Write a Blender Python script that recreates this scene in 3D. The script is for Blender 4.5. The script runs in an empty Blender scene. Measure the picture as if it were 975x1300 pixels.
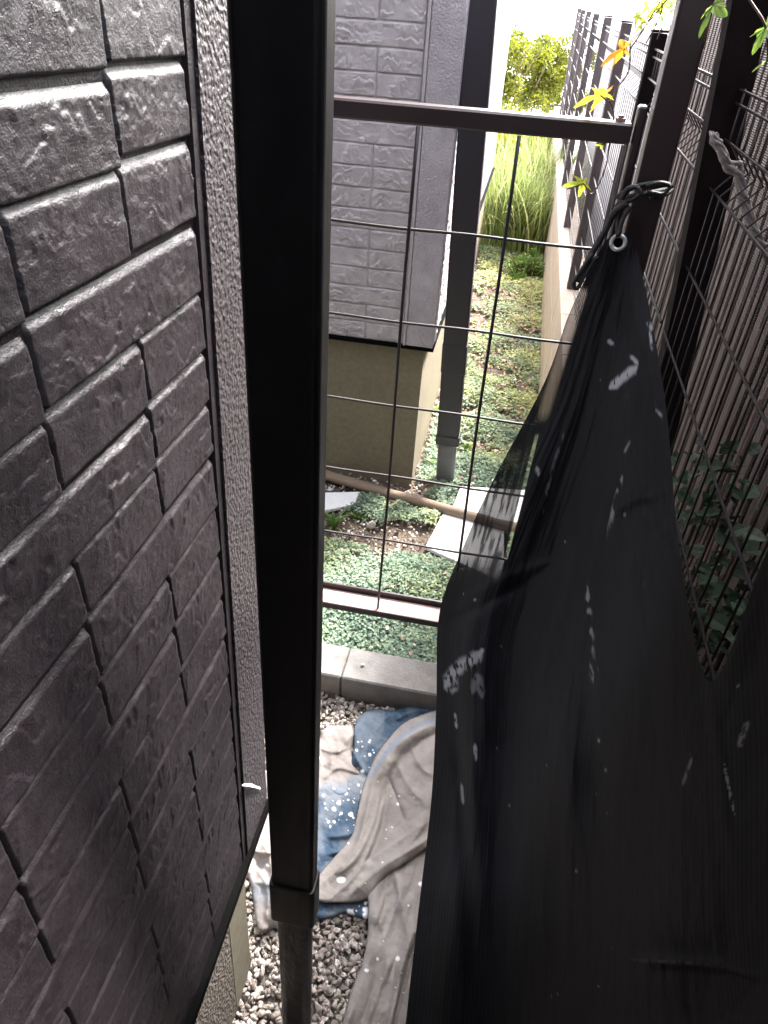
import bpy, math, random
import numpy as np
from mathutils import Matrix, Vector
random.seed(7); rng = np.random.default_rng(7)
scene = bpy.context.scene
col = scene.collection
R = math.radians

# ------------------------------------------------------------------ camera
FPX, CX, CY, H = 911.0, 487.5, 650.0, 1.5
def _d(u, v): return np.array([u-CX, -(v-CY), -FPX])
_y = _d(700, 0); _y /= np.linalg.norm(_y)
_z = -_d(400, 1900); _z /= np.linalg.norm(_z)
_x = np.cross(_y, _z); _x /= np.linalg.norm(_x); _z = np.cross(_x, _y)
WM = np.array([_x, _y, _z])
CAM = np.array([0, 0, H])
cam_data = bpy.data.cameras.new("camera")
cam = bpy.data.objects.new("camera", cam_data); col.objects.link(cam)
cam_data.sensor_fit = 'VERTICAL'; cam_data.sensor_height = 36; cam_data.lens = FPX/1300*36
cam_data.clip_start = 0.01; cam_data.clip_end = 500
M4 = Matrix([[*WM[0], 0], [*WM[1], 0], [*WM[2], H], [0, 0, 0, 1]])
cam.matrix_world = M4
scene.camera = cam
# ------------------------------------------------------------------ world, sun, exposure
SUN_EL, SUN_AZ = R(48), R(28)          # azimuth from +Y towards +X
w = bpy.data.worlds.new("World"); scene.world = w; w.use_nodes = True
wn = w.node_tree.nodes; wl = w.node_tree.links
bg = wn['Background']
sky = wn.new('ShaderNodeTexSky'); sky.sky_type = 'NISHITA'; sky.sun_disc = False
sky.sun_elevation = SUN_EL; sky.sun_rotation = SUN_AZ
sky.air_density = 1.0; sky.dust_density = 4.0; sky.ozone_density = 1.0
hsv = wn.new('ShaderNodeHueSaturation'); hsv.inputs['Saturation'].default_value = 0.38
wl.new(sky.outputs[0], hsv.inputs['Color']); wl.new(hsv.outputs[0], bg.inputs['Color'])
bg.inputs['Strength'].default_value = 0.15
sd = bpy.data.lights.new("sun", 'SUN'); sd.energy = 3.0; sd.angle = R(12); sd.color = (1, .96, .92)
so = bpy.data.objects.new("sun", sd); col.objects.link(so)
sv = Vector((math.sin(SUN_AZ)*math.cos(SUN_EL), math.cos(SUN_AZ)*math.cos(SUN_EL), math.sin(SUN_EL)))
so.rotation_euler = sv.to_track_quat('Z', 'Y').to_euler()
scene.view_settings.view_transform = 'Standard'; scene.view_settings.look = 'None'
scene.view_settings.gamma = 1; scene.view_settings.exposure = 3.55
scene.render.engine = 'CYCLES'

# ------------------------------------------------------------------ geometry maths
def ray(u, v): return WM @ _d(u, v)
def onZ(u, v, z=0.0): r = ray(u, v); return CAM + (z-H)/r[2]*r
def onX(u, v, X): r = ray(u, v); return CAM + X/r[0]*r
def onY(u, v, Y): r = ray(u, v); return CAM + Y/r[1]*r
def smooth(a, b, x): t = np.clip((x-a)/(b-a), 0, 1); return t*t*(3-2*t)
_perm = rng.random((8, 256, 256))
def vnoise(x, y, k=0):
    x = np.asarray(x, float); y = np.asarray(y, float)
    xi = np.floor(x).astype(int); yi = np.floor(y).astype(int); fx = x-xi; fy = y-yi
    fx = fx*fx*(3-2*fx); fy = fy*fy*(3-2*fy); P = _perm[k % 8]
    g = lambda a, b: P[a & 255, b & 255]
    return (g(xi, yi)*(1-fx)+g(xi+1, yi)*fx)*(1-fy)+(g(xi, yi+1)*(1-fx)+g(xi+1, yi+1)*fx)*fy
def fbm(x, y, k=0, o=4):
    s = 0; a = .5; n = 0
    for i in range(o): s = s+a*vnoise(x*2**i, y*2**i, k+i); n += a; a *= .5
    return s/n

def poly_mask(U, V, poly):
    poly = np.asarray(poly, float); ins = np.zeros(U.shape, bool); n = len(poly)
    for i in range(n):
        x0, y0 = poly[i]; x1, y1 = poly[(i+1) % n]
        c = ((y0 > V) != (y1 > V)) & (U < (x1-x0)*(V-y0)/(y1-y0+1e-9)+x0); ins ^= c
    return ins
# ------------------------------------------------------------------ objects
def tag(o, label=None, cat=None, group=None, kind=None):
    if label: o['label'] = label
    if cat: o['category'] = cat
    if group: o['group'] = group
    if kind: o['kind'] = kind
    return o
def empty(name, loc=(0, 0, 0), rz=0, parent=None):
    o = bpy.data.objects.new(name, None); col.objects.link(o); o.location = loc; o.rotation_euler.z = rz
    o.empty_display_size = .05
    if parent: o.parent = parent
    return o
def link(name, me, parent=None, loc=(0, 0, 0), rot=None):
    o = bpy.data.objects.new(name, me); col.objects.link(o); o.location = loc
    if rot is not None: o.rotation_euler = rot
    if parent is not None: o.parent = parent
    return o
def mesh(name, V, F, mat=None, smooth_=False):
    me = bpy.data.meshes.new(name)
    V = np.asarray(V, dtype=np.float32).reshape(-1, 3)
    if isinstance(F, np.ndarray) and F.ndim == 2:
        n, k = F.shape
        me.vertices.add(len(V)); me.vertices.foreach_set('co', V.ravel())
        me.loops.add(n*k); me.loops.foreach_set('vertex_index', F.astype(np.int32).ravel())
        me.polygons.add(n); me.polygons.foreach_set('loop_start', np.arange(0, n*k, k, dtype=np.int32))
        me.polygons.foreach_set('loop_total', np.full(n, k, dtype=np.int32))
        me.update(calc_edges=True)
    else:
        me.from_pydata(V.tolist(), [], [list(f) for f in F]); me.update()
    if smooth_: me.polygons.foreach_set('use_smooth', np.ones(len(me.polygons), dtype=bool))
    if mat: me.materials.append(mat)
    return me
class MB:
    def __init__(s): s.V = []; s.F = []
    def add(s, V, F):
        b = len(s.V); s.V += [tuple(v) for v in V]; s.F += [tuple(i+b for i in f) for f in F]; return s
    def box(s, x0, x1, y0, y1, z0, z1, bev=0.0):
        if bev <= 0:
            V = [(x, y, z) for z in (z0, z1) for x, y in ((x0, y0), (x1, y0), (x1, y1), (x0, y1))]
            return s.add(V, [(3, 2, 1, 0), (4, 5, 6, 7), (0, 1, 5, 4), (1, 2, 6, 5), (2, 3, 7, 6), (3, 0, 4, 7)])
        b = bev; V = []; idx = {}
        for ix, X in enumerate((x0, x1)):
            for iy, Y in enumerate((y0, y1)):
                for iz, Z in enumerate((z0, z1)):
                    sx, sy, sz = (1-2*ix)*b, (1-2*iy)*b, (1-2*iz)*b
                    for a, p in (('x', (X, Y+sy, Z+sz)), ('y', (X+sx, Y, Z+sz)), ('z', (X+sx, Y+sy, Z))):
                        idx[ix, iy, iz, a] = len(V); V.append(p)
        g = lambda ix, iy, iz, a: idx[ix, iy, iz, a]
        F = []
        for i in (0, 1):
            q = [g(i, 0, 0, 'x'), g(i, 1, 0, 'x'), g(i, 1, 1, 'x'), g(i, 0, 1, 'x')]; F.append(q if i else q[::-1])
            q = [g(0, i, 0, 'y'), g(1, i, 0, 'y'), g(1, i, 1, 'y'), g(0, i, 1, 'y')]; F.append(q[::-1] if i else q)
            q = [g(0, 0, i, 'z'), g(1, 0, i, 'z'), g(1, 1, i, 'z'), g(0, 1, i, 'z')]; F.append(q if i else q[::-1])
        for i in (0, 1):
            for j in (0, 1):
                q = [g(i, j, 0, 'x'), g(i, j, 1, 'x'), g(i, j, 1, 'y'), g(i, j, 0, 'y')]; F.append(q if i == j else q[::-1])
                q = [g(i, 0, j, 'x'), g(i, 0, j, 'z'), g(i, 1, j, 'z'), g(i, 1, j, 'x')]; F.append(q if i == j else q[::-1])
                q = [g(0, i, j, 'y'), g(1, i, j, 'y'), g(1, i, j, 'z'), g(0, i, j, 'z')]; F.append(q if i == j else q[::-1])
        for i in (0, 1):
            for j in (0, 1):
                for k in (0, 1):
                    q = [g(i, j, k, 'x'), g(i, j, k, 'y'), g(i, j, k, 'z')]; F.append(q if (i+j+k) % 2 else q[::-1])
        return s.add(V, F)
    def tube(s, pts, r, n=8, closed=False):
        pts = [np.array(p, float) for p in pts]; rr = r if hasattr(r, '__len__') else [r]*len(pts)
        rings = []; up = None; V = []; F = []
        for i, p in enumerate(pts):
            if closed: t = pts[(i+1) % len(pts)]-pts[i-1]
            else: t = pts[min(i+1, len(pts)-1)]-pts[max(i-1, 0)]
            t = t/(np.linalg.norm(t)+1e-12)
            if up is None: up = np.array([0, 0, 1.]) if abs(t[2]) < .9 else np.array([1., 0, 0])
            a = up-t*np.dot(up, t); a /= np.linalg.norm(a)+1e-12; b = np.cross(t, a); up = a
            for k in range(n):
                q = 2*math.pi*k/n; V.append(p+rr[i]*(math.cos(q)*a+math.sin(q)*b))
        m = len(pts)
        for i in range(m if closed else m-1):
            j = (i+1) % m
            for k in range(n): F.append((i*n+k, i*n+(k+1) % n, j*n+(k+1) % n, j*n+k))
        if not closed:
            F.append(tuple(range(n))[::-1]); F.append(tuple((m-1)*n+k for k in range(n)))
        return s.add(V, F)
    def mesh(s, name, mat, sm=False): return mesh(name, s.V, s.F, mat, sm)
    def build(s, name, mat, parent=None, sm=False): return link(name, s.mesh(name, mat, sm), parent)
def grid_faces(nu, nv):
    i, j = np.meshgrid(np.arange(nu-1), np.arange(nv-1), indexing='ij')
    a = (i*nv+j).ravel()
    return np.stack([a, a+nv, a+nv+1, a+1], 1)
def attr(me, name, arr):
    a = me.attributes.new(name, 'FLOAT', 'POINT'); a.data.foreach_set('value', np.asarray(arr, dtype=np.float32).ravel())
def catmull(P, n):
    P = np.asarray(P, float); out = []
    Q = np.vstack([2*P[0]-P[1], P, 2*P[-1]-P[-2]])
    for i in range(len(P)-1):
        p0, p1, p2, p3 = Q[i:i+4]
        for t in np.linspace(0, 1, n, endpoint=False):
            out.append(.5*((2*p1)+(-p0+p2)*t+(2*p0-5*p1+4*p2-p3)*t*t+(-p0+3*p1-3*p2+p3)*t**3))
    out.append(P[-1]); return np.array(out)

# ------------------------------------------------------------------ materials
class NM:
    def __init__(s, name, color=(.5, .5, .5), rough=.6, metal=0, spec=.5):
        s.m = bpy.data.materials.new(name); s.m.use_nodes = True; s.n = s.m.node_tree.nodes; s.l = s.m.node_tree.links
        s.b = s.n['Principled BSDF']; s.b.inputs['Base Color'].default_value = (*color, 1)
        s.b.inputs['Roughness'].default_value = rough; s.b.inputs['Metallic'].default_value = metal
        s.b.inputs['Specular IOR Level'].default_value = spec
        s.tc = s.n.new('ShaderNodeTexCoord'); s.co = s.tc.outputs['Object']; s.bump_in = None
    def geo(s):
        g = s.n.new('ShaderNodeNewGeometry'); s.co = g.outputs['Position']; return s
    def noise(s, scale, detail=4, rough=.6, vec=None, stretch=None):
        t = s.n.new('ShaderNodeTexNoise'); t.inputs['Scale'].default_value = scale
        t.inputs['Detail'].default_value = detail; t.inputs['Roughness'].default_value = rough
        v = vec or s.co
        if stretch:
            mp = s.n.new('ShaderNodeMapping'); mp.inputs['Scale'].default_value = stretch; s.l.new(v, mp.inputs[0]); v = mp.outputs[0]
        s.l.new(v, t.inputs['Vector']); return t.outputs['Fac']
    def voro(s, scale, feature='F1', out='Distance'):
        t = s.n.new('ShaderNodeTexVoronoi'); t.feature = feature; t.inputs['Scale'].default_value = scale
        s.l.new(s.co, t.inputs['Vector']); return t.outputs[out]
    def ramp(s, fac, stops):
        r = s.n.new('ShaderNodeValToRGB'); e = r.color_ramp.elements
        while len(e) > 1: e.remove(e[-1])
        e[0].position = stops[0][0]; e[0].color = (*stops[0][1], 1)
        for p, c in stops[1:]: q = e.new(p); q.color = (*c, 1)
        s.l.new(fac, r.inputs[0]); return r.outputs[0]
    def mix(s, fac, a, b, mode='MIX'):
        m = s.n.new('ShaderNodeMix'); m.data_type = 'RGBA'; m.blend_type = mode
        for i, v in ((0, fac), (6, a), (7, b)):
            if isinstance(v, (int, float)): m.inputs[i].default_value = v
            elif isinstance(v, tuple): m.inputs[i].default_value = (*v, 1)
            else: s.l.new(v, m.inputs[i])
        return m.outputs[2]
    def math(s, op, a, b=0.0, clamp=False):
        m = s.n.new('ShaderNodeMath'); m.operation = op; m.use_clamp = clamp
        for i, v in ((0, a), (1, b)):
            if isinstance(v, (int, float)): m.inputs[i].default_value = v
            else: s.l.new(v, m.inputs[i])
        return m.outputs[0]
    def attr(s, name):
        a = s.n.new('ShaderNodeAttribute'); a.attribute_name = name; return a.outputs['Fac']
    def rand(s): return s.n.new('ShaderNodeObjectInfo').outputs['Random']
    def color(s, c): s.l.new(c, s.b.inputs['Base Color']); return s
    def rough(s, c): s.l.new(c, s.b.inputs['Roughness']); return s
    def bump(s, h, dist, strength=1.0):
        b = s.n.new('ShaderNodeBump'); b.inputs['Distance'].default_value = dist; b.inputs['Strength'].default_value = strength
        s.l.new(h, b.inputs['Height'])
        if s.bump_in: s.l.new(s.bump_in, b.inputs['Normal'])
        s.bump_in = b.outputs[0]; s.l.new(b.outputs[0], s.b.inputs['Normal']); return s

def siding_mat(name, c0, c1, rough):
    m = NM(name, c0, rough, spec=.42); m.geo()
    n = m.noise(35, 5)
    c = m.ramp(n, [(.3, c0), (.7, c1)])
    dust = m.ramp(m.noise(9, 4), [(.55, (0, 0, 0)), (.8, (1, 1, 1))])
    c = m.mix(m.math('MULTIPLY', m.math('MULTIPLY', dust, m.noise(260, 2)), .2), c, tuple(min(1, v*2.2) for v in c1))
    m.color(c)
    m.rough(m.ramp(m.noise(60, 3), [(.3, (rough-.08,)*3), (.75, (rough+.14,)*3)]))
    m.bump(m.noise(520, 3, .7), .0008, .8)
    m.bump(m.noise(150, 6, .75), .0012, .6)
    return m.m
M = {}
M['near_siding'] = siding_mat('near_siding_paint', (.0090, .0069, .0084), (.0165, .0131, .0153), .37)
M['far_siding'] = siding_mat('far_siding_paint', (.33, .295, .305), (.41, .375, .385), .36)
def trim_mat(name, c, rough, sc=1):
    m = NM(name, c, rough); m.geo()
    v = m.voro(230*sc, 'SMOOTH_F1'); n = m.noise(160*sc, 2, .5)
    m.color(m.ramp(m.noise(14, 4), [(.3, tuple(x*.8 for x in c)), (.7, tuple(x*1.15 for x in c))]))
    m.bump(m.math('ADD', v, m.math('MULTIPLY', n, 1.2)), (.0022), .8)
    return m.m
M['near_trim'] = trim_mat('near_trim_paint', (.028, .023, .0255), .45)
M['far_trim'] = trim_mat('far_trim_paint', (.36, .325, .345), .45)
def plain(name, c, rough=.5, metal=0, var=.25, nscale=20, bump=0, bscale=100, stretch=None, spec=.5):
    m = NM(name, c, rough, metal, spec); m.geo()
    m.color(m.ramp(m.noise(nscale, 5, .6, stretch=stretch), [(.3, tuple(x*(1-var) for x in c)), (.7, tuple(min(1, x*(1+var)) for x in c))]))
    if bump: m.bump(m.noise(bscale, 4, .6, stretch=stretch), bump, .8)
    return m.m
M['flash'] = plain('black_flashing', (.002, .002, .002), .9, spec=.04)
def dusty(name, c, rough, spec):
    m = NM(name, c, rough, spec=spec).geo()
    k = m.ramp(m.noise(26, 6, .75), [(.52, (0, 0, 0)), (.78, (1, 1, 1))]); q = m.ramp(m.noise(340, 2, .5), [(.70, (0, 0, 0)), (.76, (1, 1, 1))])
    cc = m.mix(m.math('MULTIPLY', k, .22), c, (.02, .018, .019)); cc = m.mix(m.math('MULTIPLY', q, .25), cc, (.05, .046, .046)); m.color(cc)
    m.rough(m.ramp(m.noise(30, 5, .7, stretch=(1, 1, .15)), [(.3, (rough-.14,)*3), (.75, (rough+.2,)*3)])); m.bump(m.noise(9, 3), .004, .15); return m.m
M['black_pipe'] = dusty('black_plastic', (.0024, .0021, .0025), .42, .18)
M['black_rubber'] = plain('worn_black_sleeve', (.006, .0055, .006), .38, var=.6, nscale=30, bump=.006, bscale=35, stretch=(1, 1, .3), spec=.25)
M['dark_pipe'] = plain('dark_grey_plastic', (.024, .021, .027), .42, var=.12, nscale=8)
M['grey_pipe'] = plain('grey_plastic', (.11, .115, .12), .5, var=.15, nscale=12)
M['bronze'] = plain('bronze_aluminium', (.024, .014, .0155), .36, metal=.0, var=.15, nscale=14)
M['bronze_light'] = plain('lit_bronze_aluminium', (.26, .175, .165), .5, var=.2, nscale=20)  # paler bronze, light from above on the flange put into the colour
M['wire'] = plain('brown_coated_wire', (.022, .016, .017), .38, var=.2)
M['wire_shaded'] = plain('shaded_brown_wire', (.012, .009, .010), .8, spec=.1)  # darker copy of the fence wire, the near panel's shade put into its colour
M['gate_wire'] = plain('dark_gate_wire', (.022, .017, .017), .45, var=.2)
M['post'] = plain('dark_brown_post', (.015, .011, .012), .9, var=.25, nscale=25, bump=.0006, bscale=300, spec=.05)
M['far_post'] = plain('hazed_brown_post', (.055, .046, .052), .7, var=.2)  # lighter copy of the fence brown, haze of the far end put into the colour
M['alu'] = plain('pale_aluminium', (.45, .45, .46), .35, metal=.7, var=.1)
M['white_paint'] = plain('white_paint_drips', (.75, .74, .74), .6, var=.12, nscale=90)
m = NM('foundation_render', (.3, .28, .22), .85).geo()
m.color(m.mix(m.math('MULTIPLY', m.noise(7, 4), .6), m.ramp(m.noise(60, 6, .7), [(.3, (.155, .130, .078)), (.7, (.235, .20, .13))]), (.09, .08, .058)))
m.bump(m.noise(250, 4), .0015, .6).bump(m.noise(30, 3), .003, .4); M['far_found'] = m.m
m = NM('near_foundation_rough', (.2, .17, .14), .8).geo()
v = m.voro(190, 'F1')
m.color(m.ramp(m.noise(150, 4, .7), [(.35, (.035, .027, .022)), (.55, (.075, .062, .050)), (.72, (.19, .16, .125))]))
m.bump(v, .006, .9); M['near_found'] = m.m
m = NM('near_foundation_smooth', (.2, .18, .13), .8).geo()
m.color(m.ramp(m.noise(40, 5, .7), [(.3, (.07, .061, .04)), (.7, (.115, .10, .068))])).bump(m.noise(200, 4), .001, .6); M['near_found_smooth'] = m.m
m = NM('kerb_concrete', (.4, .38, .36), .85).geo()
c = m.ramp(m.noise(25, 6, .7), [(.3, (.12, .113, .108)), (.7, (.215, .203, .194))])
c = m.mix(m.ramp(m.noise(9, 5), [(.5, (0, 0, 0)), (.68, (1, 1, 1))]), c, (.12, .11, .10))
m.color(c).bump(m.noise(180, 5, .7), .002, .7); M['kerb'] = m.m
m = NM('block_concrete', (.45, .4, .36), .85).geo()
m.color(m.mix(m.math('MULTIPLY', m.rand(), .3), m.ramp(m.noise(18, 6, .7), [(.3, (.38, .31, .25)), (.7, (.52, .45, .39))]), (.40, .34, .29)))
m.bump(m.noise(220, 4), .0015, .6); M['block'] = m.m
m = NM('soil', (.1, .08, .06), .95).geo()
m.color(m.ramp(m.noise(45, 6, .7), [(.3, (.06, .045, .033)), (.6, (.17, .125, .09)), (.8, (.32, .25, .19))])).bump(m.noise(90, 5, .7), .012, 1); M['soil'] = m.m
m = NM('pale_pavement', (.55, .54, .52), .9).geo()
m.color(m.ramp(m.noise(3, 6, .7), [(.3, (.52, .51, .49)), (.7, (.66, .65, .63))])).bump(m.noise(60, 4), .004, .5); M['pave'] = m.m
m = NM('gravel_dust', (.2, .17, .15), .95).geo()
m.color(m.ramp(m.noise(120, 5, .7), [(.3, (.09, .074, .062)), (.7, (.21, .18, .155))])).bump(m.noise(160, 4, .7), .008, 1); M['grit'] = m.m
def attr_mat(name, stops, rough, bump=0, bscale=200, transl=0, spec=.5):
    m = NM(name, (.5, .5, .5), rough, spec=spec).geo()
    c = m.ramp(m.attr('tone'), stops)
    c = m.mix(.45, c, m.mix(1.0, c, m.ramp(m.noise(bscale, 3), [(.3, (.6, .6, .6)), (.7, (1, 1, 1))]), 'MULTIPLY'))
    m.color(c)
    if bump: m.bump(m.noise(bscale, 4), bump, .7)
    if transl:
        t = m.n.new('ShaderNodeBsdfTranslucent'); m.l.new(c, t.inputs[0]); mx = m.n.new('ShaderNodeMixShader')
        mx.inputs[0].default_value = transl; o = m.n['Material Output']
        m.l.new(m.b.outputs[0], mx.inputs[1]); m.l.new(t.outputs[0], mx.inputs[2]); m.l.new(mx.outputs[0], o.inputs[0])
    return m.m
M['gravel'] = attr_mat('crushed_gravel', [(0, (.20, .165, .14)), (.35, (.31, .265, .235)), (.7, (.41, .365, .33)), (1, (.56, .52, .485))], .8, .002, 300)
M['pebble'] = attr_mat('pebbles', [(0, (.17, .13, .10)), (.4, (.32, .26, .20)), (.7, (.5, .46, .42)), (1, (.72, .70, .67))], .8, .002, 300)
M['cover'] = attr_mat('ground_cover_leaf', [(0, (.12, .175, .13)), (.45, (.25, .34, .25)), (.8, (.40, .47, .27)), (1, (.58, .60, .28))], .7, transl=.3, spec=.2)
M['weed'] = attr_mat('weed_leaf', [(0, (.07, .15, .03)), (.5, (.15, .27, .05)), (1, (.33, .44, .10))], .5, transl=.4)
M['reed'] = attr_mat('reed_leaf', [(0, (.10, .14, .045)), (.5, (.24, .31, .09)), (1, (.50, .50, .22))], .6, transl=.4)
M['bush'] = attr_mat('bush_leaf', [(0, (.05, .075, .004)), (.5, (.13, .15, .006)), (1, (.24, .22, .012))], .5, transl=.45)
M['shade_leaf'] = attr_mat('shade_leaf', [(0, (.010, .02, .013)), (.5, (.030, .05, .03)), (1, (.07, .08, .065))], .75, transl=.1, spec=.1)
M['dry'] = attr_mat('dry_leaf', [(0, (.12, .055, .035)), (.5, (.34, .20, .13)), (1, (.55, .42, .30))], .7)
M['twig'] = plain('twig_bark', (.12, .07, .055), .7, bump=.001, bscale=200)
M['dead_vine'] = plain('grey_dead_vine', (.26, .23, .22), .85, var=.35, nscale=60, bump=.004, bscale=90)
m = NM('wooden_pole', (.3, .2, .12), .7)
m.color(m.mix(m.math('MULTIPLY', m.noise(6, 3), .6), m.ramp(m.noise(30, 5, .7, stretch=(.12, 1, 1)), [(.3, (.085, .05, .03)), (.7, (.25, .165, .10))]), (.22, .18, .14)))
m.bump(m.noise(60, 4, stretch=(.08, 1, 1)), .002, .8); M['wood'] = m.m
m = NM('paving_tile', (.8, .79, .77), .6).geo()
m.color(m.ramp(m.noise(40, 5), [(.3, (.80, .79, .77)), (.7, (.88, .87, .86))])).bump(m.noise(150, 3), .0008, .5); M['tile'] = m.m
m = NM('brown_siding', (.16, .1, .08), .6).geo()
wv = m.n.new('ShaderNodeTexWave'); wv.wave_type = 'BANDS'; wv.bands_direction = 'Z'; wv.inputs['Scale'].default_value = 75; wv.inputs['Distortion'].default_value = .6
m.l.new(m.co, wv.inputs[0])
m.color(m.mix(m.math('MULTIPLY', wv.outputs['Fac'], .5), m.ramp(m.noise(9, 5, .7), [(.3, (.050, .029, .026)), (.7, (.085, .052, .045))]), (.020, .012, .011)))
m.bump(wv.outputs['Fac'], .002, .7); M['brown_wall'] = m.m
M['grey_panel'] = plain('pale_grey_panel', (.34, .34, .38), .5, var=.1, nscale=3)
M['house_plain'] = plain('plain_house_wall', (.12, .105, .105), .6, var=.15, nscale=4)
M['roof'] = plain('dark_roof', (.05, .05, .055), .6)
# autumn leaf colours
def leafmat(name, c, c2, tr=.45):
    m = NM(name, c, .45).geo(); cc = m.ramp(m.noise(45, 3), [(.35, c), (.65, c2)]); m.color(cc)
    t = m.n.new('ShaderNodeBsdfTranslucent'); m.l.new(cc, t.inputs[0]); mx = m.n.new('ShaderNodeMixShader'); mx.inputs[0].default_value = tr
    m.l.new(m.b.outputs[0], mx.inputs[1]); m.l.new(t.outputs[0], mx.inputs[2]); m.l.new(mx.outputs[0], m.n['Material Output'].inputs[0]); return m.m
M['leaf_orange'] = leafmat('orange_leaf', (.50, .19, .03), (.52, .36, .03))
M['leaf_gold'] = leafmat('gold_leaf', (.48, .22, .05), (.45, .42, .03))
M['leaf_green'] = leafmat('yellow_green_leaf', (.28, .36, .04), (.40, .42, .05))
M['leaf_mid'] = leafmat('mid_green_leaf', (.10, .19, .03), (.22, .32, .05))

# ------------------------------------------------------------------ split-face bricks of the siding panels
def brick_mesh(name, L, Hh, mat, k, nu, nv, depth=.0045, seed=0, ch=.0048, dp=.0036):
    """stone face in local x(0..L) z(0..H), outward = -y"""
    u = np.linspace(0, L, nu); v = np.linspace(0, Hh, nv)
    U, Vv = np.meshgrid(u, v, indexing='ij')
    sx = seed*7.31; ang = .25+.35*math.sin(seed*2.1)
    a = (U*math.cos(ang)+Vv*math.sin(ang)); b = (-U*math.sin(ang)+Vv*math.cos(ang))
    jag = .55*fbm(U*22+sx, Vv*9+3, k, 2)+.30*fbm(U*70+sx, Vv*30, k+1, 2)+.15*fbm(U*190+sx, Vv*60, k+2, 2)
    h = 0
    for q, (n_, am, tilt) in enumerate(((1.5, .0026, .5*math.sin(seed*1.7)), (3.1, .0013, .8*math.cos(seed*2.3)))):
        ph = Vv/Hh*n_+jag*(3.2+q)+tilt*U/.12+seed*.37+q*.5; fr = ph-np.floor(ph)
        A = am*smooth(.38, .66, fbm(U*24+sx+9*q, Vv*30+5*q, k+3, 2))
        h = h+A*(fr-smooth(.90, .995, fr))
    h = h*depth/.0045+.0007*(fbm(U*240+sx, Vv*240, k+3, 3)-.5)+.14*depth*(fbm(U*45, Vv*45+sx, k+4, 3)-.5)
    e = np.minimum(np.minimum(np.minimum(U, L-U)/.0008, Vv/.0022), 1)
    e = np.sqrt(np.clip(1-(1-np.clip(e, 0, 1))**2, 0, 1))*np.clip((Hh-Vv)/ch, 0, 1)
    h = (dp+h*np.clip((Hh-Vv)/ch, .0, 1))*e
    P = np.stack([U, -h, Vv], -1).reshape(-1, 3)
    me = mesh(name, P, grid_faces(nu, nv), mat, True)
    return me
def flip_ok(me): return me
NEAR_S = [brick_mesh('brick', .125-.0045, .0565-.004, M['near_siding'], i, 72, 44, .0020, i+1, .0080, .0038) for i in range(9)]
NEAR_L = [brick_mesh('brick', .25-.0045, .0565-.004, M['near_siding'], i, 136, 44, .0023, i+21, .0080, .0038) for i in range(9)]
FAR_S = [brick_mesh('brick', .125-.004, .0575-.003, M['far_siding'], i, 56, 34, .0065, i+41) for i in range(6)]
FAR_L = [brick_mesh('brick', .25-.004, .0575-.003, M['far_siding'], i, 104, 34, .0075, i+61) for i in range(6)]

# =================================================================== SETTING: ground
def ground_sheet(name, x0, x1, y0, y1, z, mat, step, amp=0.0, fr=6):
    nx = max(2, int((x1-x0)/step)+1); ny = max(2, int((y1-y0)/step)+1)
    X, Y = np.meshgrid(np.linspace(x0, x1, nx), np.linspace(y0, y1, ny), indexing='ij')
    Z = z+amp*(fbm(X*fr+3, Y*fr+9, 2, 4)-.5)
    o = link(name, mesh(name, np.stack([X, Y, Z], -1), grid_faces(nx, ny), mat, True))
    return tag(o, kind='structure')
ground_sheet('ground', -400, 400, -60, 500, -.035, M['pave'], 20)
ground_sheet('garden_soil', -1.6, .224, 1.29, 9.0, .012, M['soil'], .03, .03)
ground_sheet('passage_floor', -1.6, .224, -2.5, 1.205, -.006, M['grit'], .04, .010)

# kerb: two lengths of concrete meeting at a joint
kb = empty('concrete_kerb', (-.3, 1.25, 0)); tag(kb, 'low grey concrete kerb crossing the passage between gravel and ground cover', 'kerb')
jx = onY(432, 880, 1.2)[0]
for (a, b) in ((-1.5, jx-.0008), (jx+.0008, .224)):
    n = 60; o = MB().box(a+.3, b+.3, -.05, .057, -.03, .08, .004).build('kerb_stone', M['kerb'], kb)

# =================================================================== NEAR HOUSE
XS = -.25                      # plane of the siding
SH = .055
def shear(Y, z): return Y+SH*(z-1.0)
YE = .637                  # outer corner (at z=1)
nh = empty('near_house', (XS, 0, 0)); tag(nh, 'dark brown house wall of split stone siding filling the left side', 'house')
def nadd(mb, name, mat, sm=False):
    V = [(x-XS, y, z) for x, y, z in mb.V]; return link(name, mesh(name, V, mb.F, mat, sm), nh)
b = MB()      # siding backing board, sheared with the wall
def wallbox(b, x0, x1, y0, y1, z0, z1):
    V = [(x, shear(y, z), z) for z in (z0, z1) for x, y in ((x0, y0), (x1, y0), (x1, y1), (x0, y1))]
    b.add(V, [(3, 2, 1, 0), (4, 5, 6, 7), (0, 1, 5, 4), (1, 2, 6, 5), (2, 3, 7, 6), (3, 0, 4, 7)])
ZB = .462
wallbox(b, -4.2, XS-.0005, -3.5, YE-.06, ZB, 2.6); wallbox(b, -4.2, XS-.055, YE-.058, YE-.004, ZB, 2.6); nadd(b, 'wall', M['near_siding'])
b = MB().box(-4.3, XS-.004, -3.6, YE+.1, 2.6, 5.6); nadd(b, 'upper_wall', M['house_plain'])
b = MB().box(-4.6, XS+.12, -3.9, YE+.5, 5.6, 5.75); nadd(b, 'roof', M['roof'])
b = MB().box(XS+.02, .85, -3.5, -.35, 2.62, 2.74, .004); nadd(b, 'overhead_light_block', M['house_plain'])  # unseen slab added overhead to cut sky light on the near passage
b = MB().box(XS+.02, .425, -2.6, -2.5, -.05, 2.6, .004); nadd(b, 'rear_light_block', M['house_plain'])  # unseen wall added behind the camera to keep sky light out
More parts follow.
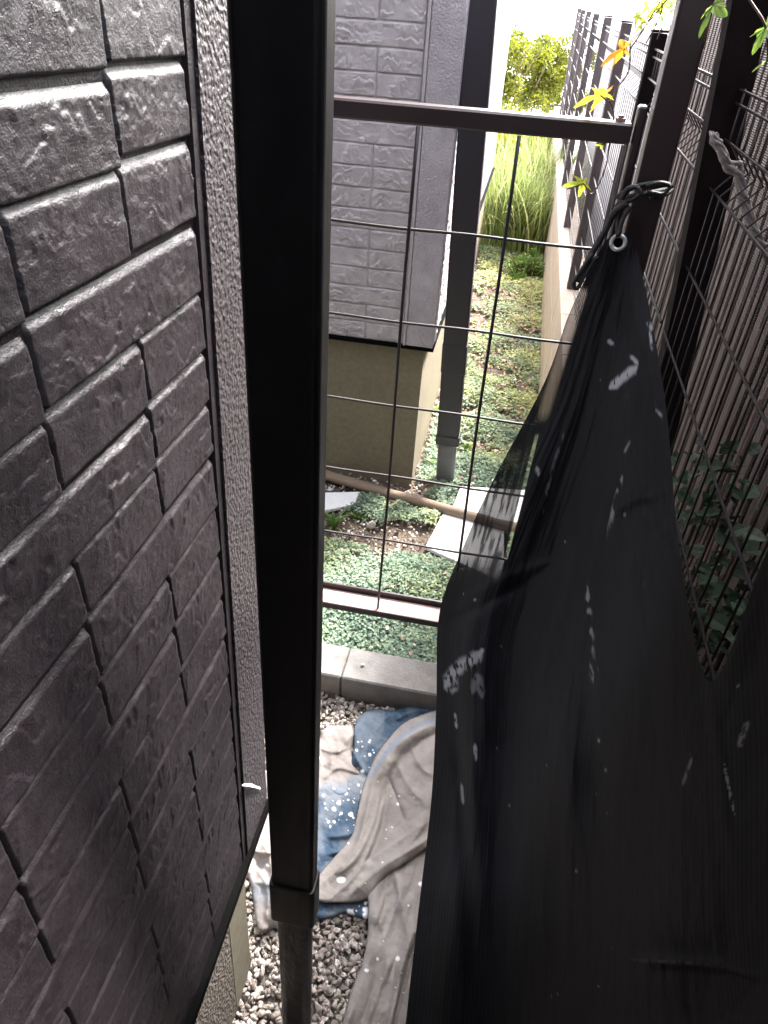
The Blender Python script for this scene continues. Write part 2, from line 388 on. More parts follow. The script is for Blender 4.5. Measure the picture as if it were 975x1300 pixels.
# corner trim: flange + textured strip + end face strip
b = MB(); wallbox(b, XS-.004, XS+.004, .5385, .5495, ZB, 2.58); nadd(b, 'trim_flange', M['near_siding'])
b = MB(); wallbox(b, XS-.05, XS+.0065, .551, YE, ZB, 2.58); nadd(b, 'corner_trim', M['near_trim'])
b = MB(); wallbox(b, XS-.02, XS+.012, -3.5, YE+.004, ZB-.016, ZB-.001); nadd(b, 'flashing', M['flash'])
b = MB(); wallbox(b, -4.15, XS-.023, -3.5, .506+.02, -.05, ZB-.017); nadd(b, 'foundation', M['near_found'])
b = MB(); wallbox(b, -4.15, XS-.0225, .5265, .598, -.05, ZB-.017); nadd(b, 'foundation_corner', M['near_found_smooth'])
# paint blob on the trim above the bottom
Vb = []; n = 40
for i in range(n):
    q = 2*math.pi*i/n; rr = 1+.22*math.sin(3*q+1)+.12*math.sin(7*q)
    p = onX(319+12*math.cos(q), 999+2*math.cos(q)+3.6*rr*math.sin(q), XS+.0085); Vb.append(tuple(p))
b = MB().add(Vb+[tuple(onX(319, 999, XS+.012))], [(i, (i+1) % n, n) for i in range(n)]); nadd(b, 'paint_drip', M['white_paint'])
bz = [1.453, 1.403, 1.345, 1.290, 1.237, 1.188, 1.135, 1.077, 1.018, .960, .903, .844, .785]
while bz[-1] > ZB+.03: bz.append(bz[-1]-.0565)
bz[-1] = ZB+.001
top = [1.453+.0565*i for i in range(1, 9)][::-1]
allz = [1.5-(1.5-z)*.987 if z > ZB+.03 else z for z in top+bz]
cl = {j: .4275-.119*(j-1) for j in range(1, 10)}
for i in range(len(allz)-1):
    zt, zb_ = allz[i], allz[i+1]; r = i-len(top)+1
    js = [j for j in range(1, 9) if r % 4 != (3 if j % 2 else 1)]+[9]; ye = .536
    for j in js:
        y0 = cl[j]; L = ye-y0-.0007; hh = zt-zb_-.0008
        if L > .16: me = NEAR_L[(r*5+j*3) % 9]; L0 = .25-.0045
        else: me = NEAR_S[(r*4+j*5+(r//3)*2) % 9]; L0 = .125-.0045
        zc = (zt+zb_)/2
        o = bpy.data.objects.new('brick', me); col.objects.link(o); o.parent = nh
        # local x -> world +y (sheared with height), local -y -> world +x
        kx = L/L0; kz = hh/(.0565-.004)
        o.matrix_local = Matrix(((0, -1, 0, 0), (kx, 0, SH*kz, shear(y0, zb_+.002)), (0, 0, kz, zb_+.002), (0, 0, 0, 1)))
        ye = y0

# =================================================================== NEIGHBOUR HOUSE
GF = .02
fc = onZ(522, 617, GF)                         # foundation corner on the ground
YF = fc[1]; XF = fc[0]
YN = YF-.022; cr = onY(588, 0, YN)              # siding corner
XN = onY(572, 200, YN)[0]
ZN = onY(480, 433, YN)[2]
hb = empty('grey_house', (XN, YN, 0)); tag(hb, 'grey stone sided house on a bare concrete foundation beyond the wire gate', 'house')
def hadd(mb, name, mat, sm=False):
    V = [(x-XN, y-YN, z) for x, y, z in mb.V]; return link(name, mesh(name, V, mb.F, mat, sm), hb)
YL = 5.3
hadd(MB().box(-5, XN-.0065, YN+.0055, YL, ZN, 2.8), 'wall', M['far_siding'])
hadd(MB().box(-5, XN+.02, YN-.02, YL, 2.8, 5.2), 'upper_wall', M['house_plain'])
hadd(MB().box(-5.3, XN+.3, YN-.3, YL+.3, 5.2, 5.35), 'roof', M['roof'])
hadd(MB().box(-5, XF, YF, YL-.03, -.1, ZN-.012), 'foundation', M['far_found'])
hadd(MB().box(-5, XN+.008, YN-.008, YL, ZN-.011, ZN-.001), 'flashing', M['flash'])
xt0 = onY(534, 130, YN)[0]
hadd(MB().box(xt0+.002, xt0+.010, YN-.008, YN+.005, ZN, 2.79), 'trim_flange', M['far_siding'])
hadd(MB().box(xt0+.011, XN+.0045, YN-.0065, YN+.055, ZN, 2.79, .002), 'corner_trim', M['far_trim'])
hadd(MB().box(XN-.004, XN+.006, YN+.057, YN+.065, ZN, 2.79), 'trim_flange', M['far_siding'])
def fbrick(me, org, kx, kz, side):
    o = bpy.data.objects.new('brick', me); col.objects.link(o); o.parent = hb
    if side: o.matrix_local = Matrix(((0, -1, 0, org[0]-XN), (kx, 0, 0, org[1]-YN), (0, 0, kz, org[2]), (0, 0, 0, 1)))
    else: o.matrix_local = Matrix(((kx, 0, 0, org[0]-XN), (0, 1, 0, org[1]-YN), (0, 0, kz, org[2]), (0, 0, 0, 1)))
nrow = int((1.56-ZN)/.0565)+1
for r in range(nrow+2):
    z = ZN+.0015+r*.0572; xe = xt0; hh = (.0572-.001)/(.0575-.003); q = 1
    while q <= 6:
        n = 1 if r % 4 != (2 if q % 2 else 0) else 2
        me = (FAR_S if n == 1 else FAR_L)[(r*5+q*3) % 6]
        fbrick(me, (xe-.125*n+.003, YN+.006, z), 1, hh, False); xe -= .125*n; q += n
    ye = YN+.067
    for q in range(6):
        n = 1+((r+q) % 3 == 0); me = (FAR_S if n == 1 else FAR_L)[(r*3+q) % 6]
        if r < 17: fbrick(me, (XN-.006, ye+.002, z), 1, hh, True)
        ye += .125*n

# =================================================================== DOWNSPOUTS
def downspout(name, p_top, p_bot, wx, wy, mat, collars, lower, lab, ztop=2.6):
    """square spout whose front-left axis follows p_bot..p_top; collars = [(z0,z1,grow)], lower=(z, mat, shrink)"""
    o = empty(name, (p_bot[0], p_bot[1], 0)); tag(o, lab, 'downspout')
    d = (np.array(p_top)-np.array(p_bot))/(p_top[2]-p_bot[2])
    def seg(z0, z1, g, nm, mt, bev=.006):
        ring = []; V = []; F = []
        w2, h2 = wx/2+g, wy/2+g
        prof = []
        for cx, cy, a0 in ((w2-bev, h2-bev, 0), (-w2+bev, h2-bev, 90), (-w2+bev, -h2+bev, 180), (w2-bev, -h2+bev, 270)):
            for q in range(5): a = R(a0+q*22.5); prof.append((cx+bev*math.cos(a), cy+bev*math.sin(a)))
        n = len(prof); zs = [z0, z0+.002, z1-.002, z1]; sc = [.97, 1, 1, .97]
        for z, s in zip(zs, sc):
            c = d*(z-p_bot[2])
            for x, y in prof: V.append((c[0]+x*s, c[1]+y*s, z))
        for i in range(3):
            for k in range(n): F.append((i*n+k, i*n+(k+1) % n, (i+1)*n+(k+1) % n, (i+1)*n+k))
        F.append(tuple(range(n))[::-1]); F.append(tuple(3*n+k for k in range(n)))
        return link(nm, mesh(nm, V, F, mt, False), o)
    seg(lower[0], ztop, 0, 'spout', mat)
    for (z0, z1, g) in collars: seg(z0, z1, g, 'collar', mat)
    seg(-.03, lower[0]+.01, lower[2], 'drain_sleeve', lower[1], .012)
    return o
pb = onY(372, 1165, .45); pt = onY(350.5, 10, .45)
pb2 = (pb[0]-.0008, .463, pb[2]); pt2 = (pt[0]-.0008, .463, pt[2])
downspout('downspout', pt2, pb2, .056, .030, M['black_pipe'], [(pb[2]-.012, pb[2]+.085, .003)], (pb[2]-.005, M['black_rubber'], -.0025),
          'glossy black square downspout standing closest to the camera, beside the dark wall')
fb = onY(565, 600, 2.23); ft = onY(612, 0, 2.23); fm1 = onY(572, 560, 2.23); fm2 = onY(575, 470, 2.23)
downspout('downspout', (ft[0], 2.25, ft[2]), (fb[0], 2.25, fb[2]), .078, .055, M['dark_pipe'],
          [(fm1[2]-.015, fm1[2]+.02, .003), (fm2[2]-.01, fm2[2]+.09, .002)], (fm1[2]-.01, M['grey_pipe'], -.006),
          'dark grey downspout with grey foot at the corner of the grey house beyond the gate')

# =================================================================== GATE
YG = 1.0
gt = empty('wire_gate', (-.08, YG, 0)); tag(gt, 'brown metal gate frame with a wire grid closing the passage', 'gate')
def gadd(mb, name, mat, sm=False, part=None):
    V = [(x+.08, y-YG, z) for x, y, z in mb.V]; return link(name, mesh(name, V, mb.F, mat, sm), part or gt)
zt1, zt0 = onY(425, 124, YG)[2], onY(425, 150, YG)[2]
gadd(MB().box(-.2785, .119, YG, YG+.028, zt0, zt1, .0025), 'top_rail', M['bronze'])
zb1, zb0 = onY(480, 752, YG)[2], onY(480, 777, YG)[2]
zfl = zb0+.014; Yb, Yf = onZ(480, 757, zfl)[1], onZ(480, 776, zfl)[1]
gadd(MB().box(-.2785, .119, Yf, Yb, zfl-.010, zfl, .0015), 'bottom_rail', M['bronze_light'])
gadd(MB().box(-.2785, .119, Yb+.0005, Yb+.007, zfl-.010, zfl+.011, .0015), 'rail_lip', M['bronze'])
gadd(MB().box(-.2785, .119, Yf-.004, Yf-.0005, zfl-.012, zfl+.002, .001), 'rail_lip', M['bronze'])
gadd(MB().box(-.306, -.280, YG-.004, YG+.03, .05, 1.9, .002), 'upright', M['bronze'])
gadd(MB().box(.1215, .1325, YG+.006, YG+.03, .30, 1.405, .002), 'upright', M['bronze'])
wtops = [(530, 160, 480, 776), (660, 165, 578, 740)]
for (u0, v0, u1, v1) in wtops:
    a = onY(u0, v0, YG-.004); c = onY(u1, v1, YG-.004)
    ztop = zt0; k = (ztop-c[2])/(a[2]-c[2]); a = c+(a-c)*k; c = a+(c-a)*((a[2]-zb0)/(a[2]-c[2]))
    pts = [a+(c-a)*t+np.array([.0009*math.sin(t*9+u0), 0, 0]) for t in np.linspace(0, 1, 14)]
    gadd(MB().tube(pts, .0024, 8), 'grid_wire', M['gate_wire'], True)
a = onY(770, 190, YG-.004); gadd(MB().tube([(.112, YG-.004, zt0), (.110, YG-.004, zb0)], .0024, 8), 'grid_wire', M['gate_wire'], True)
for v in (286, 405, 512, 602, 684):
    z = onY(480, v, YG)[2]
    pts = [(x, YG-.0005, z+.0008*math.sin(x*30+v)) for x in np.linspace(-.279, .12, 14)]
    gadd(MB().tube(pts, .0021, 8), 'grid_wire', M['gate_wire'], True)
bp = onY(787, 156, YG+.012); gadd(MB().tube([(bp[0], YG+.012, zt1), (bp[0], YG+.012, zt1+.004)], .006, 6).tube([(bp[0], YG+.012, zt1+.003), (bp[0], YG+.012, zt1+.007)], .0035, 8), 'bolt', M['bronze_light'])
# gate post: slightly leaning brown square tube
gp = empty('gate_post', (.15, YG, 0)); tag(gp, 'dark brown square post at the right end of the gate, black cord round it', 'post')
ta = onY(886, 0, YG); tb = onY(800, 340, YG); dd = (tb-ta)/(tb[2]-ta[2])
def postring(z, hw): c = ta+dd*(z-ta[2]); return [(c[0]-.15+sx*hw, sy*hw+.012, z) for sx, sy in ((-1, -1), (1, -1), (1, 1), (-1, 1))]
b = MB(); V = []
for z in (-.02, 2.3): V += postring(z, .0185)
b.add(V, [(3, 2, 1, 0), (4, 5, 6, 7), (0, 1, 5, 4), (1, 2, 6, 5), (2, 3, 7, 6), (3, 0, 4, 7)])
o = link('post_tube', b.mesh('post_tube', M['bronze']), gp)
mod = o.modifiers.new('bevel', 'BEVEL'); mod.width = .003; mod.segments = 2

# =================================================================== FENCE ON A BLOCK WALL
XW = .226; ZW = .52
bw = empty('block_wall', (XW, 0, 0)); tag(bw, 'low pale concrete block wall carrying the mesh fence along the right side', 'wall')
bm_shared = MB().box(0, .12, .0015, .3985, .001, .169, .003).mesh('block', M['block'])
cap_shared = MB().box(-.001, .1215, .0015, .3985, .001, .029, .003).mesh('coping_block', M['block'])
for i in range(-2, 24):
    for j in range(3):
        off = .2*(j % 2)
        link('block', bm_shared, bw, (0, i*.4+off, -.02+j*.17))
    link('coping_block', cap_shared, bw, (0, i*.4, .49))
XP = .27
FH = 1.42
fe = empty('mesh_fence', (XP, 0, 0)); tag(fe, 'dark brown welded mesh fence with folded top edge running along the right side', 'fence')
posts = [.30, 1.22, 2.18, 3.12, 4.15, 5.2, 6.25, 7.3, 8.35]
pm = MB().box(-.018, .018, -.018, .018, ZW, FH+.03, .002).mesh('post', M['post'])
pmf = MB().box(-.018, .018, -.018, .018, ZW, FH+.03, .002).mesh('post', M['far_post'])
pcap = MB().box(-.020, .020, -.020, .020, FH+.031, FH+.037, .002).mesh('post_cap', M['post'])
for i, y in enumerate(posts):
    if i == 1: continue
    o = link('post', pm if i < 3 else pmf, fe, (0, y, 0)); link('post_cap', pcap, o)
# the near post leans and is taller
na = onY(951, 0, 1.2); nb = onY(870, 394, 1.2); dn = (nb-na)/(nb[2]-na[2])
V = []
for z in (ZW, 2.0):
    c = na+dn*(z-na[2])
    V += [(c[0]-XP+sx*.024, 1.2+sy*.02, z) for sx, sy in ((-1, -1), (1, -1), (1, 1), (-1, 1))]
link('post', MB().add(V, [(3, 2, 1, 0), (4, 5, 6, 7), (0, 1, 5, 4), (1, 2, 6, 5), (2, 3, 7, 6), (3, 0, 4, 7)]).mesh('post', M['post']), fe)
hz = [FH-.002, FH-.018, FH-.062, FH-.125]
z = FH-.125
while z > ZW+.08: z -= .112; hz.append(z)
def wire_path(z0):   # vertical wire following the folded top
    return [(0, 0, z0), (0, 0, FH-.125), (.026, 0, FH-.094), (0, 0, FH-.062), (0, 0, FH)]
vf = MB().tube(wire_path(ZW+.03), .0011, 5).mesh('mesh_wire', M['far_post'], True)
vw = MB().tube(wire_path(ZW+.03), .0015, 6).mesh('mesh_wire', M['wire'], True)
for i in range(len(posts)-1):
    y0, y1 = posts[i]+.02, posts[i+1]-.02
    if i == 0: y0 = -.2
    b = MB()
    for z in hz: b.tube([(-.004, 0, z), (-.004, y1-y0, z)], .0017 if i == 0 else .0024, 6)
    pn = link('mesh_panel', b.mesh('mesh_panel', M['wire_shaded'] if i == 0 else M['wire'], True), fe, (0, y0, 0))
    n = int((y1-y0)/(.042 if i < 2 else .055)); st = (y1-y0)/n
    if i < 5:
        for k in range(n+1 if i else n): link('mesh_wire', vw if i < 2 else vf, pn, (0, st*(k+.2), 0))
    else:
        b = MB()
        for k in range(n): b.tube([(0, st*(k+.2), p[2]) if False else (p[0], st*(k+.2), p[2]) for p in wire_path(ZW+.03)], .0011, 5)
        tag(link('mesh_wires', b.mesh('mesh_wires', M['far_post'], True), pn), kind='stuff')

# brown building behind the fence, ribbed siding
XB = .43
br = empty('brown_building', (XB, 0, 0)); tag(br, 'reddish brown ribbed wall rising close behind the mesh fence', 'building')
link('wall', MB().box(.008, 3, -2.5, 2.75, -.05, 1.82).mesh('wall', M['brown_wall']), br)
link('low_wall', MB().box(.008, .06, 2.755, 3.10, -.05, 1.425).mesh('low_wall', M['brown_wall']), br)
rib = MB().box(-.008, .008, -.016, .016, .0, 1.81, .003).mesh('rib', M['brown_wall'])
ribs = MB().box(-.008, .008, -.016, .016, .0, 1.415, .003).mesh('rib', M['brown_wall'])
y = -.5
while y < 3.09:
    link('rib', rib if y < 2.74 else ribs, br, (0, y, 0)); y += .045
gs = empty('panel_screen', (.50, 4.5, 0)); tag(gs, 'pale grey panel screen seen through the far part of the mesh fence', 'screen')
for i in range(5):
    link('panel', MB().box(0, .03, -.44, .44, .0, 1.41, .003).mesh('panel', M['grey_panel']), gs, (0, -.9+i*.9, 0))

# =================================================================== GRAVEL, PEBBLES, GROUND COVER
import bmesh
bm = bmesh.new(); bmesh.ops.create_icosphere(bm, subdivisions=1, radius=1); bm.verts.ensure_lookup_table()
IV = np.array([v.co[:] for v in bm.verts]); IF = np.array([[v.index for v in f.verts] for f in bm.faces]); bm.free()
bm = bmesh.new(); bmesh.ops.create_icosphere(bm, subdivisions=2, radius=1)
IV2 = np.array([v.co[:] for v in bm.verts]); IF2 = np.array([[v.index for v in f.verts] for f in bm.faces]); bm.free()
def stones(name, pts, size, mat, tones, flat=.65, hi=False):
    BV, BF = (IV2, IF2) if hi else (IV, IF)
    Vs = []; Fs = []; T = []
    variants = []
    for k in range(14):
        v = BV.copy()
        for _ in range(13):      # chop with random planes for angular chips
            nrm = rng.normal(size=3); nrm /= np.linalg.norm(nrm); d = .34+.42*rng.random()
            s = v@nrm; v = v-np.outer(np.clip(s-d, 0, None), nrm)
        variants.append(v)
    for i, p in enumerate(pts):
        v = variants[rng.integers(14)]*np.array([1, .65+.35*rng.random(), flat])*size[i]
        q = rng.normal(size=4)*np.array([1, .35, .35, 1]); q /= np.linalg.norm(q); a, b_, c, d = q
        Rm = np.array([[a*a+b_*b_-c*c-d*d, 2*(b_*c-a*d), 2*(b_*d+a*c)], [2*(b_*c+a*d), a*a-b_*b_+c*c-d*d, 2*(c*d-a*b_)], [2*(b_*d-a*c), 2*(c*d+a*b_), a*a-b_*b_-c*c+d*d]])
        Vs.append(v@Rm.T+p); Fs.append(BF+i*len(BV)); T.append(np.full(len(BV), tones[i]))
    me = mesh(name, np.vstack(Vs), np.vstack(Fs), mat, False); attr(me, 'tone', np.hstack(T))
    return tag(link(name, me), kind='stuff')
N = 12500
P = np.stack([rng.uniform(-.42, .22, N), rng.uniform(.25, 1.195, N), rng.uniform(-.004, .008, N)], 1)
g = stones('gravel', P, rng.uniform(.0048, .0108, N)*(1+.35*(rng.random(N) > .9)), M['gravel'], rng.random(N)**1.1, hi=True)
tag(g, 'loose pale angular gravel covering the passage floor', 'gravel')
# soil and pebbles beyond the kerb
N = 9500
px_ = rng.uniform(-.75, .22, N); py_ = 1.31+rng.random(N)**1.3*2.4
keep = ~poly_mask(px_, py_, [onZ(u, v, .04)[:2] for u, v in [(536, 698), (583, 613), (672, 618), (645, 745)]]) & ((fbm(px_*5+4, py_*5, 3, 3) > .50) | ((py_ > 1.78) & (py_ < 2.2) & (px_ < -.10)) | (rng.random(N) < .22))
px_, py_ = px_[keep], py_[keep]; N = len(px_)
g = stones('pebbles', np.stack([px_, py_, rng.uniform(.016, .034, N)], 1), rng.uniform(.004, .010, N)*(1+.8*(rng.random(N) > .93)), M['pebble'], rng.random(N))
tag(g, 'mixed pale pebbles lying among the ground cover beyond the kerb', 'pebbles')
def leafcards(name, X, Y, Z, S, mat, tone, tilt=.5, aspect=.8):
    """small four-sided folded leaves"""
    N = len(X); th = rng.uniform(0, 2*math.pi, N); ti = rng.normal(0, tilt, N); ro = rng.normal(0, tilt, N)
    base = np.array([[0, 0, 0], [.5, -.5*aspect, .12], [1.1, 0, -.03], [.5, .5*aspect, .12]])
    V = np.repeat(base[None], N, 0)*S[:, None, None]
    c, s = np.cos(ti)[:, None], np.sin(ti)[:, None]; x, y, z = V[..., 0]*c-V[..., 2]*s, V[..., 1], V[..., 0]*s+V[..., 2]*c
    c, s = np.cos(ro)[:, None], np.sin(ro)[:, None]; y, z = y*c-z*s, y*s+z*c
    c, s = np.cos(th)[:, None], np.sin(th)[:, None]; x, y = x*c-y*s, x*s+y*c
    P = np.stack([x+X[:, None], y+Y[:, None], z+Z[:, None]], -1).reshape(-1, 3)
    i = np.arange(N)*4; F = np.concatenate([np.stack([i, i+1, i+2], 1), np.stack([i, i+2, i+3], 1)])
    me = mesh(name, P, F, mat); attr(me, 'tone', np.repeat(tone, 4)); return me
X = []; Y = []; 
for (n, y0, y1) in ((80000, 1.312, 2.4), (42000, 2.4, 3.8), (30000, 3.8, 6.5), (8000, 6.5, 9)):
    X.append(rng.uniform(-.8 if y0 < 2.1 else -.32, .222, n)); Y.append(rng.uniform(y0, y1, n))
X = np.hstack(X); Y = np.hstack(Y)
dens = fbm(X*7+1, Y*7+2, 4, 4)
bare = ((Y > 1.80) & (Y < 2.22) & (X < -.08))          # stony strip at the foot of the house
TILES = [[(536, 698), (560, 648), (645, 662), (645, 745)], [(570, 650), (583, 613), (672, 618), (665, 668)], [(400, 622), (460, 622), (453, 642), (396, 653)]]
ontile = lambda X, Y: np.logical_or.reduce([poly_mask(X, Y, [onZ(u, v, .04)[:2] for u, v in q]) for q in TILES])
okm = ~ontile(X, Y) & (dens > .27) & (rng.random(len(X)) < smooth(.28, .42, dens)+.15) & ~(bare & (dens < .60)) & ~((Y > YN) & (X < XF+.02) & (Y < YL))
okm &= ~((Y > 3.2) & (Y < 5) & (X < -.06) & (dens < .36))
X, Y, dens = X[okm], Y[okm], dens[okm]
S = rng.uniform(.0055, .0115, len(X))*(1+.25*np.clip(Y-2, 0, 5))
tone = np.clip(fbm(X*4, Y*4, 6, 3)*1.1-.05+rng.normal(0, .17, len(X))+.22*np.clip(Y-2.4, 0, 2.2), 0, 1)  # tone rises with distance, the warm haze of the far end painted in
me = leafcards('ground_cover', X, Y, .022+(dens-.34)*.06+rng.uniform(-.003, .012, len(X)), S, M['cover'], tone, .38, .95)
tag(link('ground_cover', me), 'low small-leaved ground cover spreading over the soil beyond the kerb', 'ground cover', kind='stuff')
N = 1500
X = rng.uniform(-.3, .2, N); Y = np.where(rng.random(N) < .2, rng.uniform(1.35, 5.2, N), rng.normal(3.9, .7, N)).clip(1.35, 5.5); kk = ~ontile(X, Y); X, Y = X[kk], Y[kk]; N = len(X)
me = leafcards('fallen_leaves', X, Y, np.full(N, .045), rng.uniform(.010, .022, N), M['dry'], rng.random(N), .35)
tag(link('fallen_leaves', me), 'scattered brown fallen leaves on the ground cover', 'fallen leaves', kind='stuff')

# plants -----------------------------------------------------------------
def arch_leaf(b, base, az, L, wd, rise, droop, seg=5, T=None, tone=.5):
    V = []; dx, dy = math.cos(az), math.sin(az); sx, sy = -dy, dx
    for i in range(seg+1):
        t = i/seg; r = L*t*(.35+.65*t*droop); z = L*(rise*t-droop*.9*t*t*t)
        ww = wd*math.sin(math.pi*min(1, .12+.88*t))**.8*(1 if i < seg else .05)
        p = (base[0]+dx*r, base[1]+dy*r, base[2]+z)
        V += [(p[0]+sx*ww, p[1]+sy*ww, p[2]+ww*.4), p, (p[0]-sx*ww, p[1]-sy*ww, p[2]+ww*.4)]
    F = []
    for i in range(seg): F += [(3*i, 3*i+1, 3*i+4, 3*i+3), (3*i+1, 3*i+2, 3*i+5, 3*i+4)]
    b.add(V, F)
    if T is not None: T += [tone]*len(V)
def weed(u, v, size, label, n=9, wd=.16, group=None, zb=.03, broad=True, mat='weed', rise=.7):
    p = onZ(u, v, zb); o = empty('weed', (p[0], p[1], zb-.015)); tag(o, label, 'weed', group)
    for k in range(n):
        b = MB(); T = []
        arch_leaf(b, (0, 0, .0), k*2.4+random.uniform(-.3, .3), size*random.uniform(.7, 1.1), size*wd, rise*random.uniform(.5, 1.3), random.uniform(.3, .8), 5, T, random.random())
        me = b.mesh('leaf', M[mat], True); attr(me, 'tone', T); link('leaf', me, o)
    return o
weed(424, 668, .085, 'feathery light green weed beside the black downspout edge, near the white slab', 14, .07, rise=1.1)
weed(455, 655, .06, 'small upright green weed between pebbles behind the lowest grid wires', 7, .14)
weed(590, 460, .09, 'bright green weed right of the collar on the far downspout', 10, .15)
weed(592, 570, .07, 'bright green weed right of the far downspout foot', 9, .15)
weed(553, 590, .07, 'green weed between the foundation corner and the far downspout', 9, .14)
weed(548, 520, .08, 'pale green weed against the side of the concrete foundation', 9, .12)
weed(628, 378, .13, 'bright lone weed far down the passage between the two vertical grid wires', 7, .2, rise=.35)
weed(663, 432, .10, 'green weed near the foot of the block wall', 8, .18, rise=.4)
weed(513, 805, .05, 'small yellow-green weed beneath the gate bottom rail', 9, .2, rise=.4)
weed(425, 800, .055, 'yellow-green weed between the kerb and the bottom rail, next to the near downspout', 10, .18)
weed(565, 722, .045, 'small light green weed in front of the white paving tile', 8, .22, rise=.4)
# tall reeds
def reed_clump(x, y, h, n, spread, label, mat='reed', wd=.006):
    o = empty('reed_clump', (x, y, .02)); tag(o, label, 'reeds', 'tall reeds at the end of the passage')
    b = MB(); T = []
    for k in range(n):
        bx, by = random.gauss(0, spread), random.gauss(0, spread*.7); az = random.uniform(0, 6.28); L = h*random.uniform(.6, 1.1)
        lean = random.uniform(.05, .5)*(1 if random.random() < .7 else 2.2); seg = 6; V = []; dx, dy = math.cos(az), math.sin(az)
        w0 = wd*random.uniform(.6, 1.3); tn = random.random(); sa = random.uniform(0, 3.14); sx, sy = math.cos(sa), math.sin(sa)
        for i in range(seg+1):
            t = i/seg; r = L*lean*t*t; z = L*(t-.35*lean*t*t*t); ww = w0*(1-t**2)+.0004
            V += [(bx+dx*r-sx*ww, by+dy*r-sy*ww, z), (bx+dx*r+sx*ww, by+dy*r+sy*ww, z)]
        b.add(V, [(2*i, 2*i+1, 2*i+3, 2*i+2) for i in range(seg)]); T += [tn]*len(V)
    me = b.mesh('blades', M[mat]); attr(me, 'tone', T); link('blades', me, o); return o
for i, (x, y, h, lab) in enumerate([(-.12, 5.5, .62, 'pale green reed clump at the left, beside the far downspout'), (.06, 5.4, .6, 'pale green reed clump in the middle of the passage end'),
        (.17, 6.1, .70, 'pale green reed clump against the end of the block wall'), (-.30, 6.0, .72, 'pale green reed clump nearest the grey house corner'), (-.02, 6.5, .68, 'tallest pale green reed clump behind the others')]):
    reed_clump(x, y, h, 420, .10, lab)
for x, y, h, lab in ((-.32, 8.4, .45, 'sunlit yellow-green grass clump behind the reeds, nearest the grey house'), (-.02, 8.8, .5, 'sunlit yellow-green grass clump behind the middle reeds'), (.17, 8.2, .5, 'sunlit yellow-green grass clump behind the reeds by the wall'), (-.25, 9.9, .5, 'sunlit yellow-green grass clump farthest down the passage')):
    reed_clump(x, y, h, 420, .13, lab, 'bush', .009)
def bush(x, y, z0, r, hh, n, label, mat='bush', ls=.05):
    o = empty('bush', (x, y, 0)); tag(o, label, 'bush', 'yellow-green bushes beyond the passage')
    b = MB()
    for k in range(7):
        q = k*.9; b.tube([(0, 0, 0), (.3*r*math.cos(q), .3*r*math.sin(q), hh*.4), (.75*r*math.cos(q), .75*r*math.sin(q), hh*.85)], [.012, .009, .004], 5)
    link('branch', b.mesh('branch', M['twig']), o)
    cc = [(random.gauss(0, r*.5), random.gauss(0, r*.5), random.uniform(.25, .95)*hh, random.uniform(.25, .5)*r) for _ in range(16)]
    P = []
    for k in range(n):
        c = random.choice(cc); d = rng.normal(size=3); d /= np.linalg.norm(d); q = c[3]*random.uniform(.5, 1)
        P.append((c[0]+d[0]*q, c[1]+d[1]*q, c[2]+d[2]*q*.8))
    P = np.array(P); me = leafcards('crown', P[:, 0], P[:, 1], P[:, 2], rng.uniform(.6, 1.2, n)*ls, M[mat], np.clip(rng.normal(.5, .25, n), 0, 1), 1.0, .6)
    link('crown', me, o); return o
bush(-.50, 11.5, 0, .62, 1.15, 11000, 'yellow-green bush beyond the reeds, left of the other, beside the house edge')
bush(.16, 12.6, 0, .5, 1.1, 9000, 'yellow-green bush beyond the reeds, nearest the far fence posts')
bush(-.18, 11.9, 0, .5, .9, 8000, 'yellow-green bush filling the middle of the bright gap beyond the reeds', ls=.045)
bush(1.25, 8.5, 0, .5, 1.75, 2200, 'leafy green bush rising behind the far fence, above the mesh', 'weed', .06)
bush(.95, 4.6, 0, .32, 1.75, 1500, 'sparse leafy shrub rising behind the fence left of the gate post', 'weed', .04)

bush(.10, 4.85, 0, .13, .15, 1500, 'low dark green leafy patch at the foot of the reeds beside the block wall', 'weed', .022)
# =================================================================== POLE, TILES
a = onZ(405, 601, .045); c = onZ(640, 668, .045)
pl = empty('wooden_pole', tuple(a)); L = np.linalg.norm(c-a); tag(pl, 'weathered light brown wooden pole lying across the pebbles behind the gate', 'pole')
pl.rotation_euler.z = math.atan2(c[1]-a[1], c[0]-a[0]); n = 30
b = MB().tube([(-.05+L*1.15*i/n, .0012*math.sin(i*.4), .0008*math.sin(i*.8+1)) for i in range(n+1)], [.0195+.0007*math.sin(i*1.3) for i in range(n+1)], 12)
link('pole_shaft', b.mesh('pole_shaft', M['wood'], True), pl)
def tile(px, label, z=.038, th=.014):
    P = [onZ(u, v, z) for u, v in px]; c = sum(P)/len(P); o = MB(); n = len(P)
    V = [tuple(p-c) for p in P]+[tuple(p-c-np.array([0, 0, th])) for p in P]
    o.add(V, [tuple(range(n))[::-1], tuple(range(n, 2*n))]+[(i, (i+1) % n, n+(i+1) % n, n+i) for i in range(n)])
    ob = link('paving_tile', o.mesh('paving_tile', M['tile']), None, tuple(c)); tag(ob, label, 'paving tile', 'white paving tiles')
    md = ob.modifiers.new('bevel', 'BEVEL'); md.width = .002; return ob
tile([(540, 694), (562, 652), (640, 668), (640, 740)], 'white paving tile in front of the wooden pole, partly behind the black net')
tile([(573, 648), (585, 617), (668, 622), (660, 664)], 'white paving tile behind the wooden pole, right of the far downspout foot')
tile([(405, 625), (457, 624), (450, 640), (400, 650)], 'small white slab seen just right of the near downspout, below the pole')
st_ = stones('flat_stone', np.array([onZ(470, 668, .035)]), [.022], M['pebble'], [.55], .3, True); del st_['kind']; tag(st_, 'flat tan stone larger than the pebbles around it', 'stone')
